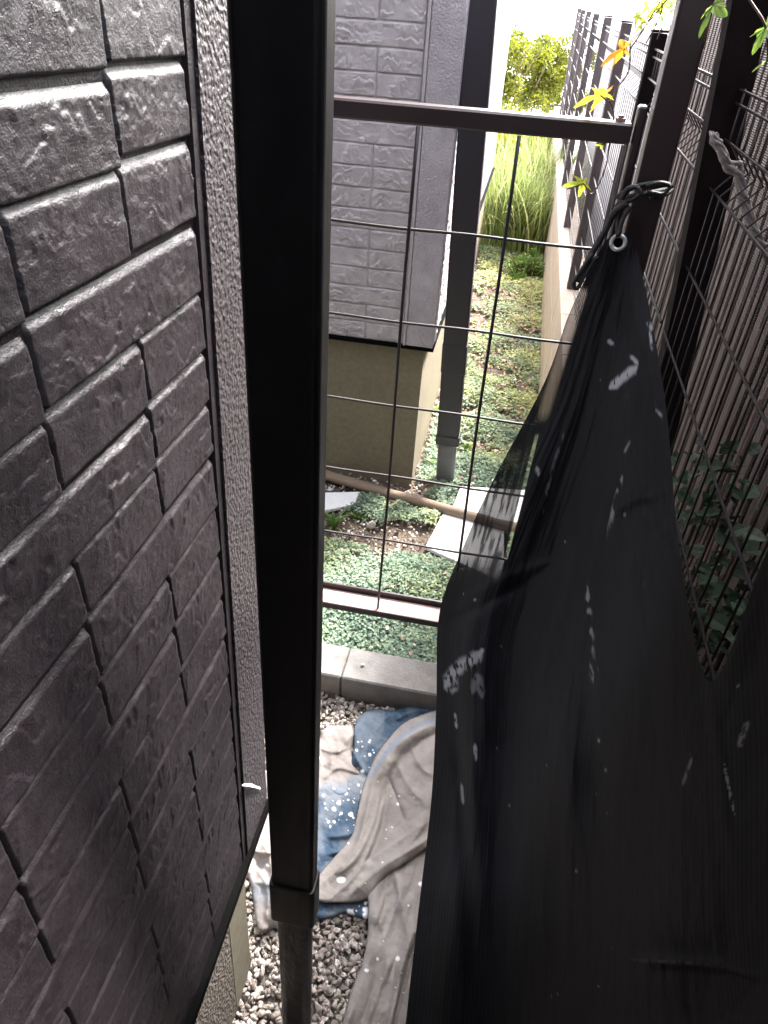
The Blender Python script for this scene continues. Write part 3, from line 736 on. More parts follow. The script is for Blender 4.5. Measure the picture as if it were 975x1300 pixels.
st_ = stones('small_stone', np.array([onZ(461, 844, .085)]), [.007], M['gravel'], [.9], .9, True); del st_['kind']; tag(st_, 'single small pale stone sitting on the kerb', 'stone')

# =================================================================== CLOTHS
def poly_dist(U, V, line):
    """distance and side to an open polyline"""
    line = np.asarray(line, float); best = np.full(U.shape, 1e9); side = np.zeros(U.shape); tt = np.zeros(U.shape); acc = 0
    tot = sum(np.linalg.norm(line[i+1]-line[i]) for i in range(len(line)-1))
    for i in range(len(line)-1):
        a, b = line[i], line[i+1]; d = b-a; L2 = d@d; t = np.clip(((U-a[0])*d[0]+(V-a[1])*d[1])/L2, 0, 1)
        qx, qy = a[0]+t*d[0], a[1]+t*d[1]; dist = np.hypot(U-qx, V-qy); s = np.sign(d[0]*(V-a[1])-d[1]*(U-a[0]))
        m = dist < best; best = np.where(m, dist, best); side = np.where(m, s, side); tt = np.where(m, (acc+t*math.sqrt(L2))/tot, tt); acc += math.sqrt(L2)
    return best, side, tt
def sm(pts, n=6): return catmull(pts, n)
def ridges(U, V, specs):
    h = np.zeros(U.shape)
    for line, amp, w1, w2 in specs:      # w1: width on side +, w2: width on side -
        d, s, t = poly_dist(U, V, sm(line)); w_ = np.where(s > 0, w1, w2); env = np.clip(np.minimum(t, 1-t)*6+.15, 0, 1)
        h += amp*env*(.45*np.exp(-(d/w_)**2)+.55*np.exp(-1.6*d/w_))
    return h
def cloth(name, polys, box, step, hfun, mat, attrs):
    u = np.arange(box[0], box[2]+step, step); v = np.arange(box[1], box[3]+step, step)
    U, V = np.meshgrid(u, v, indexing='ij'); ins = np.zeros(U.shape, bool)
    ed = np.full(U.shape, 1e9)
    for p in polys:
        p = np.asarray(p, float); ins |= poly_mask(U, V, p); ed = np.minimum(ed, poly_dist(U, V, np.vstack([p, p[:1]]))[0])
    # snap the outermost vertices on to the outline
    h = hfun(U, V, ed)
    r = np.stack([WM@_d(0, 0)]*1); 
    D = np.stack([U-CX, -(V-CY), np.full(U.shape, -FPX)], -1)@WM.T
    k = (h-H)/D[..., 2]; P = CAM+D*k[..., None]
    F = grid_faces(*U.shape); insf = ins.ravel(); keep = insf[F].sum(1) >= 3; F = F[keep]
    used = np.unique(F); mp = np.full(U.size, -1); mp[used] = np.arange(len(used))
    me = mesh(name, P.reshape(-1, 3)[used], mp[F], mat, True)
    for nme, fn in attrs.items(): attr(me, nme, fn(U, V).ravel()[used])
    o = link(name, me); s = o.modifiers.new('thick', 'SOLIDIFY'); s.thickness = .0012; s.offset = -1
    return o
def cloth_mat(name, c0, c1, rough=.85):
    m = NM(name, c0, rough).geo()
    c = m.ramp(m.noise(16, 5, .65), [(.3, c0), (.7, c1)])
    c = m.mix(m.attr('stain'), c, (.10, .19, .30)); c = m.mix(m.attr('paint'), c, (.8, .8, .8))
    m.color(c).bump(m.noise(700, 2), .0006, .5).bump(m.noise(28, 4, .5, stretch=(1, .5, 1)), .006, .5); return m.m
M['beige_cloth'] = cloth_mat('beige_drop_cloth', (.195, .172, .160), (.285, .258, .243))
m = NM('blue_cloth', (.08, .15, .25), .8).geo()
c = m.ramp(m.noise(40, 5, .65), [(.3, (.018, .038, .068)), (.7, (.038, .078, .130))]); c = m.mix(m.attr('stain'), c, (.22, .235, .255)); c = m.mix(m.attr('paint'), c, (.85, .86, .87))
m.color(c).bump(m.noise(600, 2), .0008, .5).bump(m.noise(50, 4), .005, .5); M['blue_cloth'] = m.m
def splat(seed, box, n, rmin, rmax, pw=3):
    r_ = np.random.default_rng(seed); C_ = [(r_.uniform(box[0], box[2]), r_.uniform(box[1], box[3]), rmin+(rmax-rmin)*r_.random()**pw) for _ in range(n)]
    def f(U, V):
        s = np.zeros(U.shape); wob = 1+.6*(vnoise(U*.35, V*.35, seed)-.5)
        for x, y, q in C_: s = np.maximum(s, 1-smooth(q*.75, q*1.1, np.hypot(U-x, V-y)*wob))
        return s
    return f
wr = lambda U, V, a, f: a*(fbm(U*f, V*f*1.0, 5, 3)-.5)
# blue cloth, underneath
def h_blue(U, V, ed):
    h = .020+wr(U, V, .010, .03)+wr(U, V, .006, .09)
    h += ridges(U, V, [([(452, 975), (468, 940), (490, 912), (505, 902)], .014, 12, 7), ([(415, 1063), (440, 1060), (465, 1050)], .010, 5, 5), ([(415, 1085), (445, 1078), (465, 1068)], .008, 4, 5),
                       ([(470, 985), (458, 972), (446, 950)], .010, 5, 8), ([(500, 915), (525, 903), (550, 903)], .010, 5, 5)])
    return h-.012*np.exp(-ed/2)+wr(U, V, .002, .16)
sb1 = splat(3, (405, 995, 470, 1060), 50, .6, 3.4); sb2 = splat(5, (445, 940, 480, 980), 16, .8, 3.0); sb3 = splat(9, (445, 1140, 470, 1162), 9, 1, 5)
def stain_blue(U, V): return .75*smooth(1030, 990, V)*smooth(890, 950, V)*(1-poly_mask(U, V, [(444, 975), (452, 905), (480, 896), (515, 892), (556, 892), (556, 915), (500, 930), (466, 985)]))+.35*smooth(.45, .7, fbm(U*.05, V*.05, 1, 3))
bl = cloth('blue_cloth', [sm([(400, 1000), (430, 985), (447, 960), (449, 925), (462, 905), (482, 900), (500, 902), (530, 893), (556, 899), (556, 925), (520, 960), (495, 1010), (480, 1060), (478, 1120), (470, 1166), (440, 1160), (400, 1165), (392, 1120), (395, 1040), (400, 1000)], 4)],
           (385, 885, 560, 1170), 1.0, h_blue, M['blue_cloth'], {'stain': stain_blue, 'paint': lambda U, V: np.maximum(np.maximum(sb1(U, V), sb2(U, V)), sb3(U, V))})
tag(bl, 'blue denim-like cloth with white paint splashes, crumpled on the gravel', 'cloth')
# beige cloth: one mesh of overlapping lobes
back = sm([(300, 1000), (330, 985), (395, 950), (412, 925), (430, 921), (449, 925), (447, 960), (470, 990), (440, 1012), (405, 1008), (400, 1060), (392, 1120), (372, 1190), (350, 1178), (328, 1180), (318, 1120), (300, 1080), (300, 1000)], 4)
def h_back(U, V, ed):
    h = .022+wr(U, V, .02, .02)+wr(U, V, .010, .06)
    h += ridges(U, V, [([(418, 978), (432, 950), (452, 928)], .010, 6, 10), ([(330, 1060), (345, 1100), (350, 1175)], .02, 8, 14), ([(318, 1078), (335, 1083), (360, 1080)], .012, 4, 8), ([(405, 950), (425, 955), (446, 948)], .005, 3, 7), ([(410, 990), (430, 975), (462, 985)], .006, 3, 6), ([(325, 1100), (340, 1130), (338, 1170)], .007, 4, 6), ([(322, 1120), (345, 1125), (360, 1150)], .006, 3, 6)])
    return h-.012*np.exp(-ed/2)+wr(U, V, .002, .14)
roll = sm([(390, 1128), (415, 1100), (432, 1080), (446, 1062), (452, 1040), (458, 1010), (466, 985), (476, 962), (492, 940), (510, 921), (530, 910), (560, 903), (580, 935), (585, 1000), (570, 1060), (540, 1078), (520, 1092), (490, 1112), (466, 1140), (440, 1146), (405, 1144), (390, 1128)], 4)
def h_roll(U, V, ed):
    h = .036+wr(U, V, .012, .02)+wr(U, V, .005, .07)
    h += ridges(U, V, [([(405, 1125), (436, 1098), (456, 1068), (466, 1030), (474, 995), (490, 965), (512, 940), (556, 916)], .019, 12, 5),
                       ([(420, 1142), (450, 1112), (472, 1070), (484, 1030), (489, 1000)], .012, 5, 4),
                       ([(440, 1140), (480, 1105), (520, 1080), (560, 1055)], .020, 14, 6), ([(492, 985), (502, 1010), (514, 1045)], -.008, 2, 4), ([(500, 960), (520, 1000), (540, 1020)], .005, 4, 7), ([(460, 1100), (500, 1072), (548, 1040)], .006, 7, 3), ([(520, 945), (535, 975), (552, 985)], .006, 4, 6), ([(430, 1110), (455, 1085), (475, 1040), (482, 1000)], .007, 4, 3), ([(545, 1000), (535, 1050), (510, 1085)], .01, 8, 8)])
    h -= .013*np.exp(-(poly_dist(U, V, sm([(470, 1090), (484, 1045), (490, 1005), (505, 972), (530, 945), (556, 932)]))[0]/7)**2)
    return h-.010*np.exp(-ed/1.2)+wr(U, V, .002, .13)+.006*(np.abs(fbm(U*.045+V*.03, V*.02-U*.015, 6, 3)-.5)*2)
tong = sm([(466, 1128), (490, 1104), (520, 1085), (560, 1060), (575, 1200), (560, 1420), (395, 1420), (428, 1320), (446, 1260), (462, 1215), (468, 1170), (466, 1128)], 4)
def h_tong(U, V, ed):
    h = .036+wr(U, V, .014, .018)+wr(U, V, .006, .06)
    h += ridges(U, V, [([(478, 1130), (476, 1180), (466, 1230), (440, 1300), (420, 1360)], .018, 10, 12), ([(524, 1180), (510, 1230), (496, 1300), (480, 1360)], .02, 5, 14), ([(500, 1100), (510, 1150), (520, 1200)], .008, 5, 8), ([(472, 1150), (490, 1200), (488, 1260), (470, 1330)], .007, 5, 8), ([(515, 1110), (500, 1160), (478, 1215)], .005, 3, 6), ([(540, 1110), (530, 1150), (528, 1190)], .006, 3, 6), ([(500, 1210), (480, 1260), (455, 1320)], .006, 3, 6)])
    h -= .02*np.exp(-(poly_dist(U, V, sm([(530, 1190), (516, 1235), (502, 1290), (490, 1350)]))[0]/4)**2)
    return h-.008*np.exp(-ed/1.2)+wr(U, V, .002, .13)+.010*np.abs(fbm(U*.06+V*.02, V*.012, 6, 3)-.5)*2
st0 = lambda U, V: .45*smooth(.52, .72, fbm(U*.03, V*.03, 7, 3))
st_back = lambda U, V: np.clip(.6*smooth(985, 1010, V)*smooth(395, 420, U)+.3*np.exp(-((V-1133)/14)**2), 0, 1)
sp = [splat(21, (330, 960, 450, 1180), 25, .8, 2.6), splat(22, (410, 920, 555, 1140), 20, .8, 2.4), splat(23, (440, 1120, 540, 1300), 22, .8, 4.5)]
def sproll(U, V): return np.maximum(sp[1](U, V), 1-smooth(.8, 1.1, np.hypot((U-433)/6, (V-1117)/4.5)))
bc = empty('drop_cloth', (-.1, .8, 0)); tag(bc, 'paint-spotted beige drop cloth heaped on the gravel in front of the kerb', 'drop cloth')
for nm, poly, box, hf, stf, spf in (('back_fold', back, (295, 915, 480, 1200), h_back, st_back, sp[0]), ('rolled_fold', roll, (385, 900, 592, 1150), h_roll, lambda U, V: .5*smooth(6, 0, poly_dist(U, V, sm([(470, 985), (500, 945), (530, 922), (556, 912)]))[0])+.0*U, sproll), ('trailing_fold', tong, (390, 1058, 580, 1425), h_tong, lambda U, V: 0*U, sp[2])):
    o = cloth(nm, [poly], box, 1.1, hf, M['beige_cloth'], {'stain': stf, 'paint': spf})
    o.location = (.1, -.8, 0); o.parent = bc

# =================================================================== BLACK NET
CTRL = [  # rows from top edge down; (u, v, Y)
 [(768, 306, .972), (780, 298, .965), (797, 298, .958), (807, 313, .95), (826, 400, .86), (846, 520, .74), (862, 690, .60), (900, 864, .46), (978, 690, .40), (1060, 560, .30)],
 [(752, 336, .970), (768, 350, .96), (786, 370, .94), (800, 400, .90), (818, 500, .80), (838, 620, .70), (858, 780, .56), (898, 930, .44), (990, 800, .37), (1080, 700, .28)],
 [(722, 400, .966), (742, 430, .95), (765, 460, .92), (788, 500, .86), (808, 600, .76), (830, 730, .64), (854, 880, .52), (898, 1000, .41), (1000, 930, .34), (1090, 850, .26)],
 [(690, 488, .955), (715, 520, .93), (742, 560, .89), (770, 610, .82), (796, 710, .71), (822, 840, .59), (850, 980, .47), (900, 1080, .385), (1000, 1030, .32), (1100, 980, .25)],
 [(628, 606, .94), (665, 640, .91), (705, 680, .86), (745, 730, .78), (780, 830, .66), (812, 950, .54), (848, 1070, .43), (900, 1150, .36), (1000, 1130, .30), (1100, 1100, .24)],
 [(592, 685, .93), (632, 725, .89), (680, 770, .82), (728, 830, .73), (770, 930, .60), (806, 1040, .49), (846, 1140, .40), (905, 1210, .34), (1000, 1210, .285), (1100, 1200, .23)],
 [(558, 778, .91), (606, 820, .84), (660, 870, .76), (714, 930, .66), (762, 1020, .55), (802, 1110, .455), (848, 1190, .38), (910, 1250, .32), (1000, 1270, .27), (1100, 1270, .22)],
 [(554, 890, .83), (604, 930, .76), (658, 980, .68), (712, 1035, .59), (762, 1105, .50), (806, 1180, .42), (852, 1245, .355), (915, 1300, .30), (1010, 1330, .255), (1110, 1340, .21)],
 [(548, 1010, .73), (600, 1045, .67), (655, 1085, .60), (710, 1130, .53), (762, 1185, .455), (808, 1245, .39), (858, 1300, .335), (922, 1350, .285), (1020, 1390, .24), (1120, 1410, .20)],
 [(532, 1150, .60), (590, 1170, .555), (650, 1200, .51), (708, 1235, .46), (762, 1275, .41), (812, 1320, .36), (865, 1370, .31), (930, 1420, .27), (1030, 1470, .225), (1130, 1500, .19)],
 [(514, 1310, .47), (580, 1330, .44), (645, 1350, .41), (705, 1375, .38), (765, 1405, .35), (820, 1440, .315), (875, 1490, .28), (940, 1540, .245), (1040, 1600, .21), (1140, 1640, .18)],
 [(500, 1430, .395), (570, 1450, .37), (640, 1475, .345), (705, 1500, .32), (765, 1530, .30), (825, 1570, .275), (885, 1620, .25), (950, 1680, .22), (1050, 1740, .19), (1150, 1800, .16)]]
def netpt(u, v, y, lim=.208):
    p = onY(u, v, y); return p if p[0] < lim else onX(u, v, lim)
C3 = np.array([[netpt(u, v, y) for (u, v, y) in row] for row in CTRL]); C3[-1, :, 2] = np.maximum(C3[-1, :, 2], .03)
CP = np.array([[(u, v) for (u, v, y) in row] for row in CTRL], float)
def densify(A, n0, n1):
    B = np.array([catmull(A[:, j], n0) for j in range(A.shape[1])]).transpose(1, 0, 2)
    return np.array([catmull(B[i], n1) for i in range(B.shape[0])])
S3 = densify(C3, 52, 52); SP = densify(CP, 52, 52); nu, nv = S3.shape[:2]
tU, tV = np.meshgrid(np.linspace(0, 1, nu), np.linspace(0, 1, nv), indexing='ij')     # tU down the net, tV along it
U_, V_ = SP[..., 0], SP[..., 1]
dv = S3-CAM; dist = np.linalg.norm(dv, axis=-1); dv /= dist[..., None]
amp = smooth(0, .12, tV)*.9+.1
fold = .026*np.sin(tV*22+2.2*vnoise(tU*3, tV*4, 2)+tU*2.5)*smooth(.0, .5, tU)+.010*(fbm(tV*26, tU*4, 3, 4)-.5)*2
fold *= .35+.65*smooth(.15, .45, tU); fold += .012*(fbm((tV+tU*.5)*7, (tU-tV*.6)*7, 4, 4)-.5)*2+.0015*(fbm(tV*60+tU*9, tU*14, 5, 3)-.5)*2
# diagonal creases pulled from the cord and around the mid height
def crease(line, a, w1, w2): 
    d, s, t = poly_dist(U_, V_, sm(line)); w_ = np.where(s > 0, w1, w2); return a*np.clip(np.minimum(t, 1-t)*5+.1, 0, 1)*np.exp(-(d/w_)**2)
cre = crease([(792, 330), (812, 420), (834, 520), (846, 640)], -.012, 10, 16)
cre += crease([(560, 795), (620, 765), (700, 722)], .004, 7, 7)+crease([(590, 760), (650, 730), (720, 708)], -.0025, 6, 6)
cre += crease([(775, 655), (810, 632), (850, 628)], -.009, 7, 7)+crease([(800, 648), (835, 665), (870, 740), (895, 860)], -.008, 10, 8)
cre += crease([(800, 1215), (850, 1222), (910, 1226), (975, 1245)], -.009, 6, 9)+crease([(590, 880), (600, 1000), (630, 1300)], -.006, 10, 10)
cre += crease([(760, 560), (752, 700), (750, 900), (760, 1250)], .008, 25, 12)+crease([(870, 750), (905, 900), (930, 1100)], -.006, 9, 9)
cre += crease([(680, 880), (685, 1000), (700, 1150), (740, 1300)], -.010, 26, 40)+crease([(580, 900), (588, 1050), (600, 1300)], .010, 8, 10)
off = np.clip((fold*amp*.8+cre*1.2)*smooth(0, .06, tV), -.028, .02)*np.clip(dist/.9, .35, 1)
S3 = S3+dv*off[..., None]
# density of the weave and paint marks, by place on the net
dl, sl, tl = poly_dist(U_, V_, sm([(742, 360), (716, 440), (692, 520), (680, 560), (660, 640), (640, 718)]))
fibre = fbm(V_*.05+U_*.02, U_*.34+V_*.09, 2, 4)
dens = np.full(U_.shape, 1.0)
leftband = (sl > 0)
band = smooth(560, 600, V_)*smooth(735, 700, V_)
dens = np.where(leftband, 1-band*(.025+.085*smooth(.3, .7, fibre))-.04*smooth(760, 700, V_)*smooth(.3, .6, fibre), dens)
strip = np.exp(-(np.abs(dl)/7.0)**4)*smooth(362, 375, V_)*smooth(540, 520, V_)
dens = np.where(True, dens*(1-.24*strip), dens)
slit = smooth(2.6, 1.6, dl)*smooth(548, 556, V_)*smooth(714, 706, V_)*smooth(.40, .5, fbm(V_*.04, 0*V_, 1, 2)+.18)
dens = np.clip(dens-slit, 0, 1)
dens = np.clip(dens, 0, 1)
paint = np.zeros(U_.shape); tex = fbm(U_*.30, V_*.13, 6, 4); texl = fbm(U_*.8, V_*.12, 3, 3)
def mark(line, w, thr=.42, k=1.0, tx=None):
    d, s, t = poly_dist(U_, V_, sm(line)); ww = w*np.clip(np.minimum(t, 1-t)*5+.35, 0, 1); q = smooth(1.25, .35, d/ww+.5*(fbm(U_*.12, V_*.10, 1, 3)-.5))*smooth(thr-.05, thr+.06, tex if tx is None else tx)*k
    return q
for args in [([(775, 492), (790, 480), (808, 466)], 6.5, .30), ([(800, 452), (810, 462)], 3, .3), ([(566, 872), (580, 850), (600, 838), (612, 826)], 9, .42, .75), ([(575, 850), (572, 880)], 9, .47, .6),
             ([(578, 905), (580, 925)], 2, .3, .7), ([(603, 945), (604, 965)], 2.5, .3, .7), ([(586, 995), (588, 1020)], 2.2, .3, .6), ([(600, 880), (606, 860), (612, 885)], 6, .3, .28),
             ([(745, 745), (750, 800), (752, 870)], 4, .55, .5), ([(790, 605), (780, 640), (772, 680)], 3, .55, .5), ([(866, 998), (878, 965)], 2, .3, .6), ([(920, 965), (934, 1030)], 1.8, .42, .8),
             ([(950, 905), (940, 945)], 5, .55, .6), ([(825, 420), (828, 445)], 2, .4, .9), ([(822, 408), (829, 420)], 3, .4, .9), ([(772, 432), (779, 438)], 3, .35, .8), ([(682, 592), (684, 602)], 3, .3, .8), ([(832, 520), (842, 528)], 2, .4, .8),
             ([(800, 1218), (860, 1222), (920, 1228)], 3, .48, .15), ([(792, 575), (800, 560)], 1.5, .3, .5), ([(716, 550), (700, 600), (690, 650)], 2.5, .5, .25)]:
    paint = np.maximum(paint, mark(*args))
r_ = np.random.default_rng(4)
for _ in range(34):
    x, y = r_.uniform(560, 960), r_.uniform(420, 1290); q = .7+1.5*r_.random()**5
    paint = np.maximum(paint, (1-smooth(q*.7, q*1.1, np.hypot(U_-x, V_-y)))*.7)
dens = np.maximum(dens, paint)
m = NM('black_net_weave', (.012, .012, .015), .75, spec=.18).geo()
uv = m.attr('across'); th = m.n.new('ShaderNodeMath'); th.operation = 'SINE'; m.l.new(m.math('MULTIPLY', uv, 900.0), th.inputs[0])
uvd = m.attr('down'); th2 = m.n.new('ShaderNodeMath'); th2.operation = 'SINE'; m.l.new(m.math('MULTIPLY', uvd, 1500.0), th2.inputs[0])
rb = m.math('ADD', m.math('MULTIPLY', th.outputs[0], .5), .5)
c = m.ramp(m.noise(7, 4, .6), [(.35, (.0010, .0010, .0019)), (.7, (.0030, .0030, .0048))])
c = m.mix(m.math('MULTIPLY', rb, .5), c, (.010, .0105, .015)); c = m.mix(m.math('MULTIPLY', m.ramp(m.noise(12, 5, .7, stretch=(1, 1, .2)), [(.5, (0, 0, 0)), (.75, (1, 1, 1))]), .4), c, (.013, .0135, .018))
c = m.mix(m.math('MULTIPLY', m.attr('paint'), .62), c, (.45, .46, .49)); m.color(c)
m.bump(th.outputs[0], .0002, .35); m.bump(m.noise(60, 4), .0015, .3)
tr = m.n.new('ShaderNodeBsdfTransparent'); mx = m.n.new('ShaderNodeMixShader'); m.l.new(m.attr('weave'), mx.inputs[0]); m.l.new(tr.outputs[0], mx.inputs[1]); m.l.new(m.b.outputs[0], mx.inputs[2])
m.l.new(mx.outputs[0], m.n['Material Output'].inputs[0]); M['net'] = m.m
nt = empty('shade_net', (.15, .6, 0)); tag(nt, 'large black shade net with white paint smears, tied to the gate post and draped forward', 'shade net')
me = mesh('sheet', (S3-np.array([.15, .6, 0])).reshape(-1, 3), grid_faces(nu, nv), M['net'], True)
attr(me, 'weave', dens); attr(me, 'paint', paint)
cum = np.cumsum(np.r_[0, np.linalg.norm(np.diff(S3[nu//2], axis=0), axis=1)]); attr(me, 'across', np.repeat(cum[None], nu, 0)); attr(me, 'down', np.repeat(np.linspace(0, 1.3, nu)[:, None], nv, 1))
link('sheet', me, nt)
# eyelet
gc = onY(785, 308, .952); nrm = (CAM-gc); nrm /= np.linalg.norm(nrm); e1 = np.cross(nrm, [0, 0, 1]); e1 /= np.linalg.norm(e1); e2 = np.cross(nrm, e1)
b = MB().tube([gc+.0082*(math.cos(q)*e1+math.sin(q)*e2)-np.array([.15, .6, 0]) for q in np.linspace(0, 2*math.pi, 28, endpoint=False)], .0027, 8, True)
link('eyelet', b.mesh('eyelet', M['alu'], True), nt)
Vd = [tuple(gc-np.array([.15, .6, 0])-nrm*.0005+.0065*(math.cos(q)*e1+math.sin(q)*e2)) for q in np.linspace(0, 2*math.pi, 20, endpoint=False)]
link('eyelet_hole', MB().add(Vd, [tuple(range(20))]).mesh('eyelet_hole', M['flash']), nt)
# cord
cd = empty('black_cord', (.14, .97, 1.29)); tag(cd, 'black cord knotted round the gate post above the eyelet of the net', 'cord')
def pxs(L): return [onY(u, v, y)-np.array([.14, .97, 1.29]) for u, v, y in L]
M['cord'] = plain('black_cord', (.010, .009, .010), .5, bump=.002, bscale=400)
for pts, r in (([(783, 262, .985), (800, 250, .965), (826, 245, .965), (846, 240, 1.0), (852, 236, 1.03)], .0035), ([(783, 250, .99), (800, 240, .965), (820, 234, .965), (842, 232, .99), (853, 238, 1.02), (846, 246, 1.0), (826, 250, .97)], .0030),
               ([(790, 252, .962), (797, 240, .955), (808, 238, .953), (812, 246, .952), (802, 254, .955), (788, 260, .96), (784, 280, .96), (785, 300, .95)], .0030), ([(796, 258, .955), (780, 270, .96), (770, 290, .965), (755, 315, .962), (742, 340, .958), (733, 358, .955)], .0042),
               ([(752, 322, .957), (736, 346, .953), (728, 360, .951), (733, 366, .951), (741, 352, .953), (758, 325, .957)], .0026), ([(820, 236, .96), (838, 232, .955), (850, 236, .955), (842, 246, .955), (822, 243, .955)], .0022), ([(800, 262, .955), (790, 280, .952), (786, 298, .949)], .0028)):
    link('strand', MB().tube([p for p in catmull(pxs(pts), 6)], r, 8).mesh('strand', M['cord'], True), cd)

# =================================================================== VINES AND LEAVES
def maple_mesh(name, size, mat, seed, cup=.18):
    r_ = random.Random(seed); lobes = [(-125, .5), (-62, .82), (0, 1.0), (62, .82), (125, .5)]; out = []
    pts = [(180-8, .12)]
    for i, (a, L) in enumerate(lobes):
        L *= r_.uniform(.9, 1.08)
        pts += [(a-17, L*.50), (a-11, L*.70), (a-9, L*.66), (a-4, L*.9), (a, L), (a+4, L*.9), (a+9, L*.66), (a+11, L*.72), (a+17, L*.50)]
        if i < 4: pts.append(((a+lobes[i+1][0])/2, .30))
    pts = pts[1:]+[(180, .08)]
    V = [(0, 0, 0)]
    for a, L in pts:
        q = R(a); x, y = L*math.cos(q)*size, L*math.sin(q)*size
        z = -cup*L*L*size*(1+.6*math.sin(2*q+seed))+.04*size*math.sin(9*q); V.append((x, y, z))
    n = len(pts); F = [(0, 1+i, 1+(i+1) % n) for i in range(n)]
    return mesh(name, V, F, mat)
def place_leaf(u, v, Y, size, mat, seed, parent, org, yaw, pitch, roll, label=None):
    p = onY(u, v, Y)-org; o = link('leaf', maple_mesh('leaf', size, M[mat], seed), parent, tuple(p), (roll, pitch, yaw))
    if label: o['label'] = label
    return o
org = onY(790, 60, 1.02); vn = empty('maple_twig', tuple(org)); tag(vn, 'thin twig with orange and yellow-green lobed leaves hanging by the gate post', 'twig')
place_leaf(792, 62, 1.0, .032, 'leaf_orange', 1, vn, org, R(205), R(22), R(52), 'orange drooping leaf')
place_leaf(766, 119, 1.0, .038, 'leaf_gold', 2, vn, org, R(178), R(16), R(32), 'gold leaf seen nearly edge on')
place_leaf(741, 233, .98, .028, 'leaf_green', 3, vn, org, R(150), R(8), R(45), 'yellow-green leaf')
place_leaf(764, 184, 1.02, .009, 'leaf_green', 4, vn, org, R(150), R(8), R(45))
b = MB()
for L in ([(870, -30, 1.08), (830, 20, 1.06), (806, 48, 1.03), (792, 62, 1.0)], [(800, 55, 1.02), (798, 90, 1.03), (783, 112, 1.02), (774, 128, 1.01), (762, 121, 1.0)], [(774, 128, 1.01), (779, 145, 1.02), (775, 175, 1.02), (764, 184, 1.02)], [(775, 175, 1.02), (768, 215, 1.0), (752, 246, .99), (741, 233, .98)], [(720, 240, .98), (730, 237, .98), (741, 233, .98)]):
    b.tube(catmull([onY(*p)-org for p in L], 6), .0009, 5)
link('twig', b.mesh('twig', M['twig'], True), vn)
org = onY(900, 20, .8); vn = empty('maple_twig', tuple(org)); tag(vn, 'twig with broad fresh green leaves hanging before the fence, top right corner', 'twig')
place_leaf(906, 6, .75, .030, 'leaf_mid', 5, vn, org, R(-80), R(10), R(60)); place_leaf(876, 92, 1.05, .024, 'leaf_mid', 6, vn, org, R(190), R(5), R(50)); place_leaf(972, 35, .8, .030, 'leaf_mid', 7, vn, org, R(-60), R(20), R(60))
place_leaf(893, 44, 1.0, .016, 'leaf_mid', 8, vn, org, R(-90), R(20), R(75)); place_leaf(975, 75, .85, .020, 'leaf_mid', 9, vn, org, R(-120), R(5), R(40))
b = MB()
for L in ([(960, -60, .8), (930, -30, .8), (906, 6, .75)], [(930, -30, .8), (955, 5, .8), (972, 35, .8), (975, 75, .85)], [(906, 6, .75), (898, 40, .95), (893, 60, 1.0), (876, 92, 1.05)]): b.tube(catmull([onY(*p)-org for p in L], 6), .0011, 5)
link('twig', b.mesh('twig', M['twig'], True), vn)
org = onY(820, 20, 1.9); vn = empty('bare_twig', tuple(org)); tag(vn, 'bare branching twig with small yellow leaves against the bright gap left of the gate post', 'twig')
b = MB()
for L in ([(845, -20, 1.9), (838, 20, 1.9), (820, 55, 1.9)], [(838, 2, 1.9), (815, 40, 1.9), (800, 62, 1.9)], [(842, 30, 1.9), (834, 50, 1.9)]): b.tube(catmull([onY(*p)-org for p in L], 5), .0016, 5)
link('twig', b.mesh('twig', M['twig'], True), vn)
for i, (u, v, s_) in enumerate(((808, 20, .03), (822, 8, .03), (843, 5, .03), (812, 32, .02), (836, 10, .022), (828, 18, .02))): place_leaf(u, v, 1.9, s_, 'leaf_green', 10+i, vn, org, i*1.7, .4, 1.0)
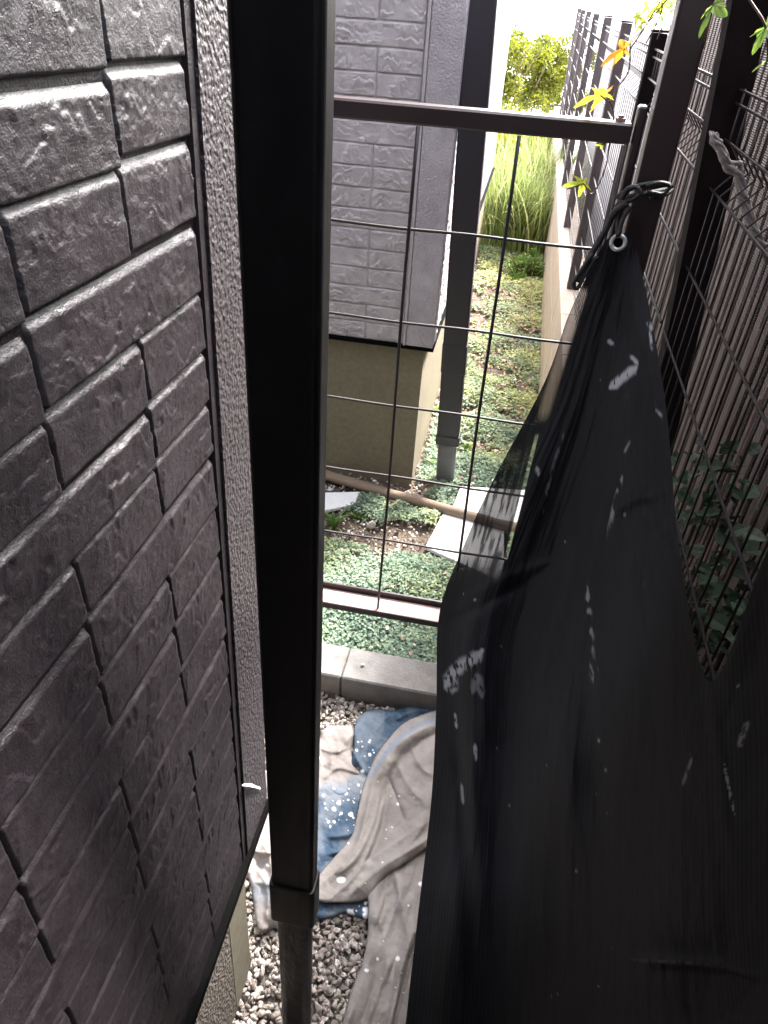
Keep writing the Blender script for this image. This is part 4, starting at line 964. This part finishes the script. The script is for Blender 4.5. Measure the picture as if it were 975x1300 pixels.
# dead vine on the near fence post
org = onY(915, 180, 1.1); vn = empty('dead_vine', tuple(org)); tag(vn, 'pale grey dead vine stem clinging to the near fence post and dropping right', 'vine')
b = MB()
pts = catmull([onY(u, v, 1.12)-org for u, v in ((905, 168), (910, 182), (918, 196), (926, 214), (937, 222), (942, 245), (948, 268), (957, 292), (968, 312), (990, 330))], 5)
for ph in range(4):
    tw = [p+np.array([.0045*math.cos(i*.33+ph*1.6), .004*math.sin(i*.33+ph*1.6), .0015*math.sin(i*.9+ph)]) for i, p in enumerate(pts)]
    b.tube(tw, [(.0030+.0009*random.random())*min(1, .4+i*.15) for i in range(len(tw))], 6)
pts = catmull([onY(u, v, 1.12)-org for u, v in ((924, 208), (940, 208), (941, 225), (950, 260), (975, 335))], 5); b.tube(pts, [.0034+.001*math.sin(i*1.7) for i in range(len(pts))], 7)
link('stem', b.mesh('stem', M['dead_vine'], True), vn)
# leafy climber behind the fence, in the gap of the net
def oval_leaf(size, mat, seed):
    r_ = random.Random(seed); V = []; F = []; n = 6
    for i in range(n+1):
        t = i/n; w_ = size*.26*math.sin(math.pi*t)**.8; x = size*t; z = .12*size*math.sin(math.pi*t)*(r_.random()-.3)
        V += [(x, -w_, z+.25*w_), (x, 0, z), (x, w_, z+.25*w_)]
    for i in range(n): F += [(3*i, 3*i+1, 3*i+4, 3*i+3), (3*i+1, 3*i+2, 3*i+5, 3*i+4)]
    return mesh('leaf', V, F, mat)
cb = onX(890, 720, .34); cl_ = empty('climbing_shrub', (.34, cb[1], 0)); tag(cl_, 'dark leafy shrub between the fence and the brown wall, beside the black net', 'shrub')
b = MB()
for k in range(6): b.tube([(0, .02*k-.05, 0), (.01*math.sin(k), .03*k-.07, .5), (.015*math.sin(k*2), .04*k-.1, 1.02+.03*k)], [.004, .003, .0015], 5)
link('stem', b.mesh('stem', M['twig'], True), cl_)
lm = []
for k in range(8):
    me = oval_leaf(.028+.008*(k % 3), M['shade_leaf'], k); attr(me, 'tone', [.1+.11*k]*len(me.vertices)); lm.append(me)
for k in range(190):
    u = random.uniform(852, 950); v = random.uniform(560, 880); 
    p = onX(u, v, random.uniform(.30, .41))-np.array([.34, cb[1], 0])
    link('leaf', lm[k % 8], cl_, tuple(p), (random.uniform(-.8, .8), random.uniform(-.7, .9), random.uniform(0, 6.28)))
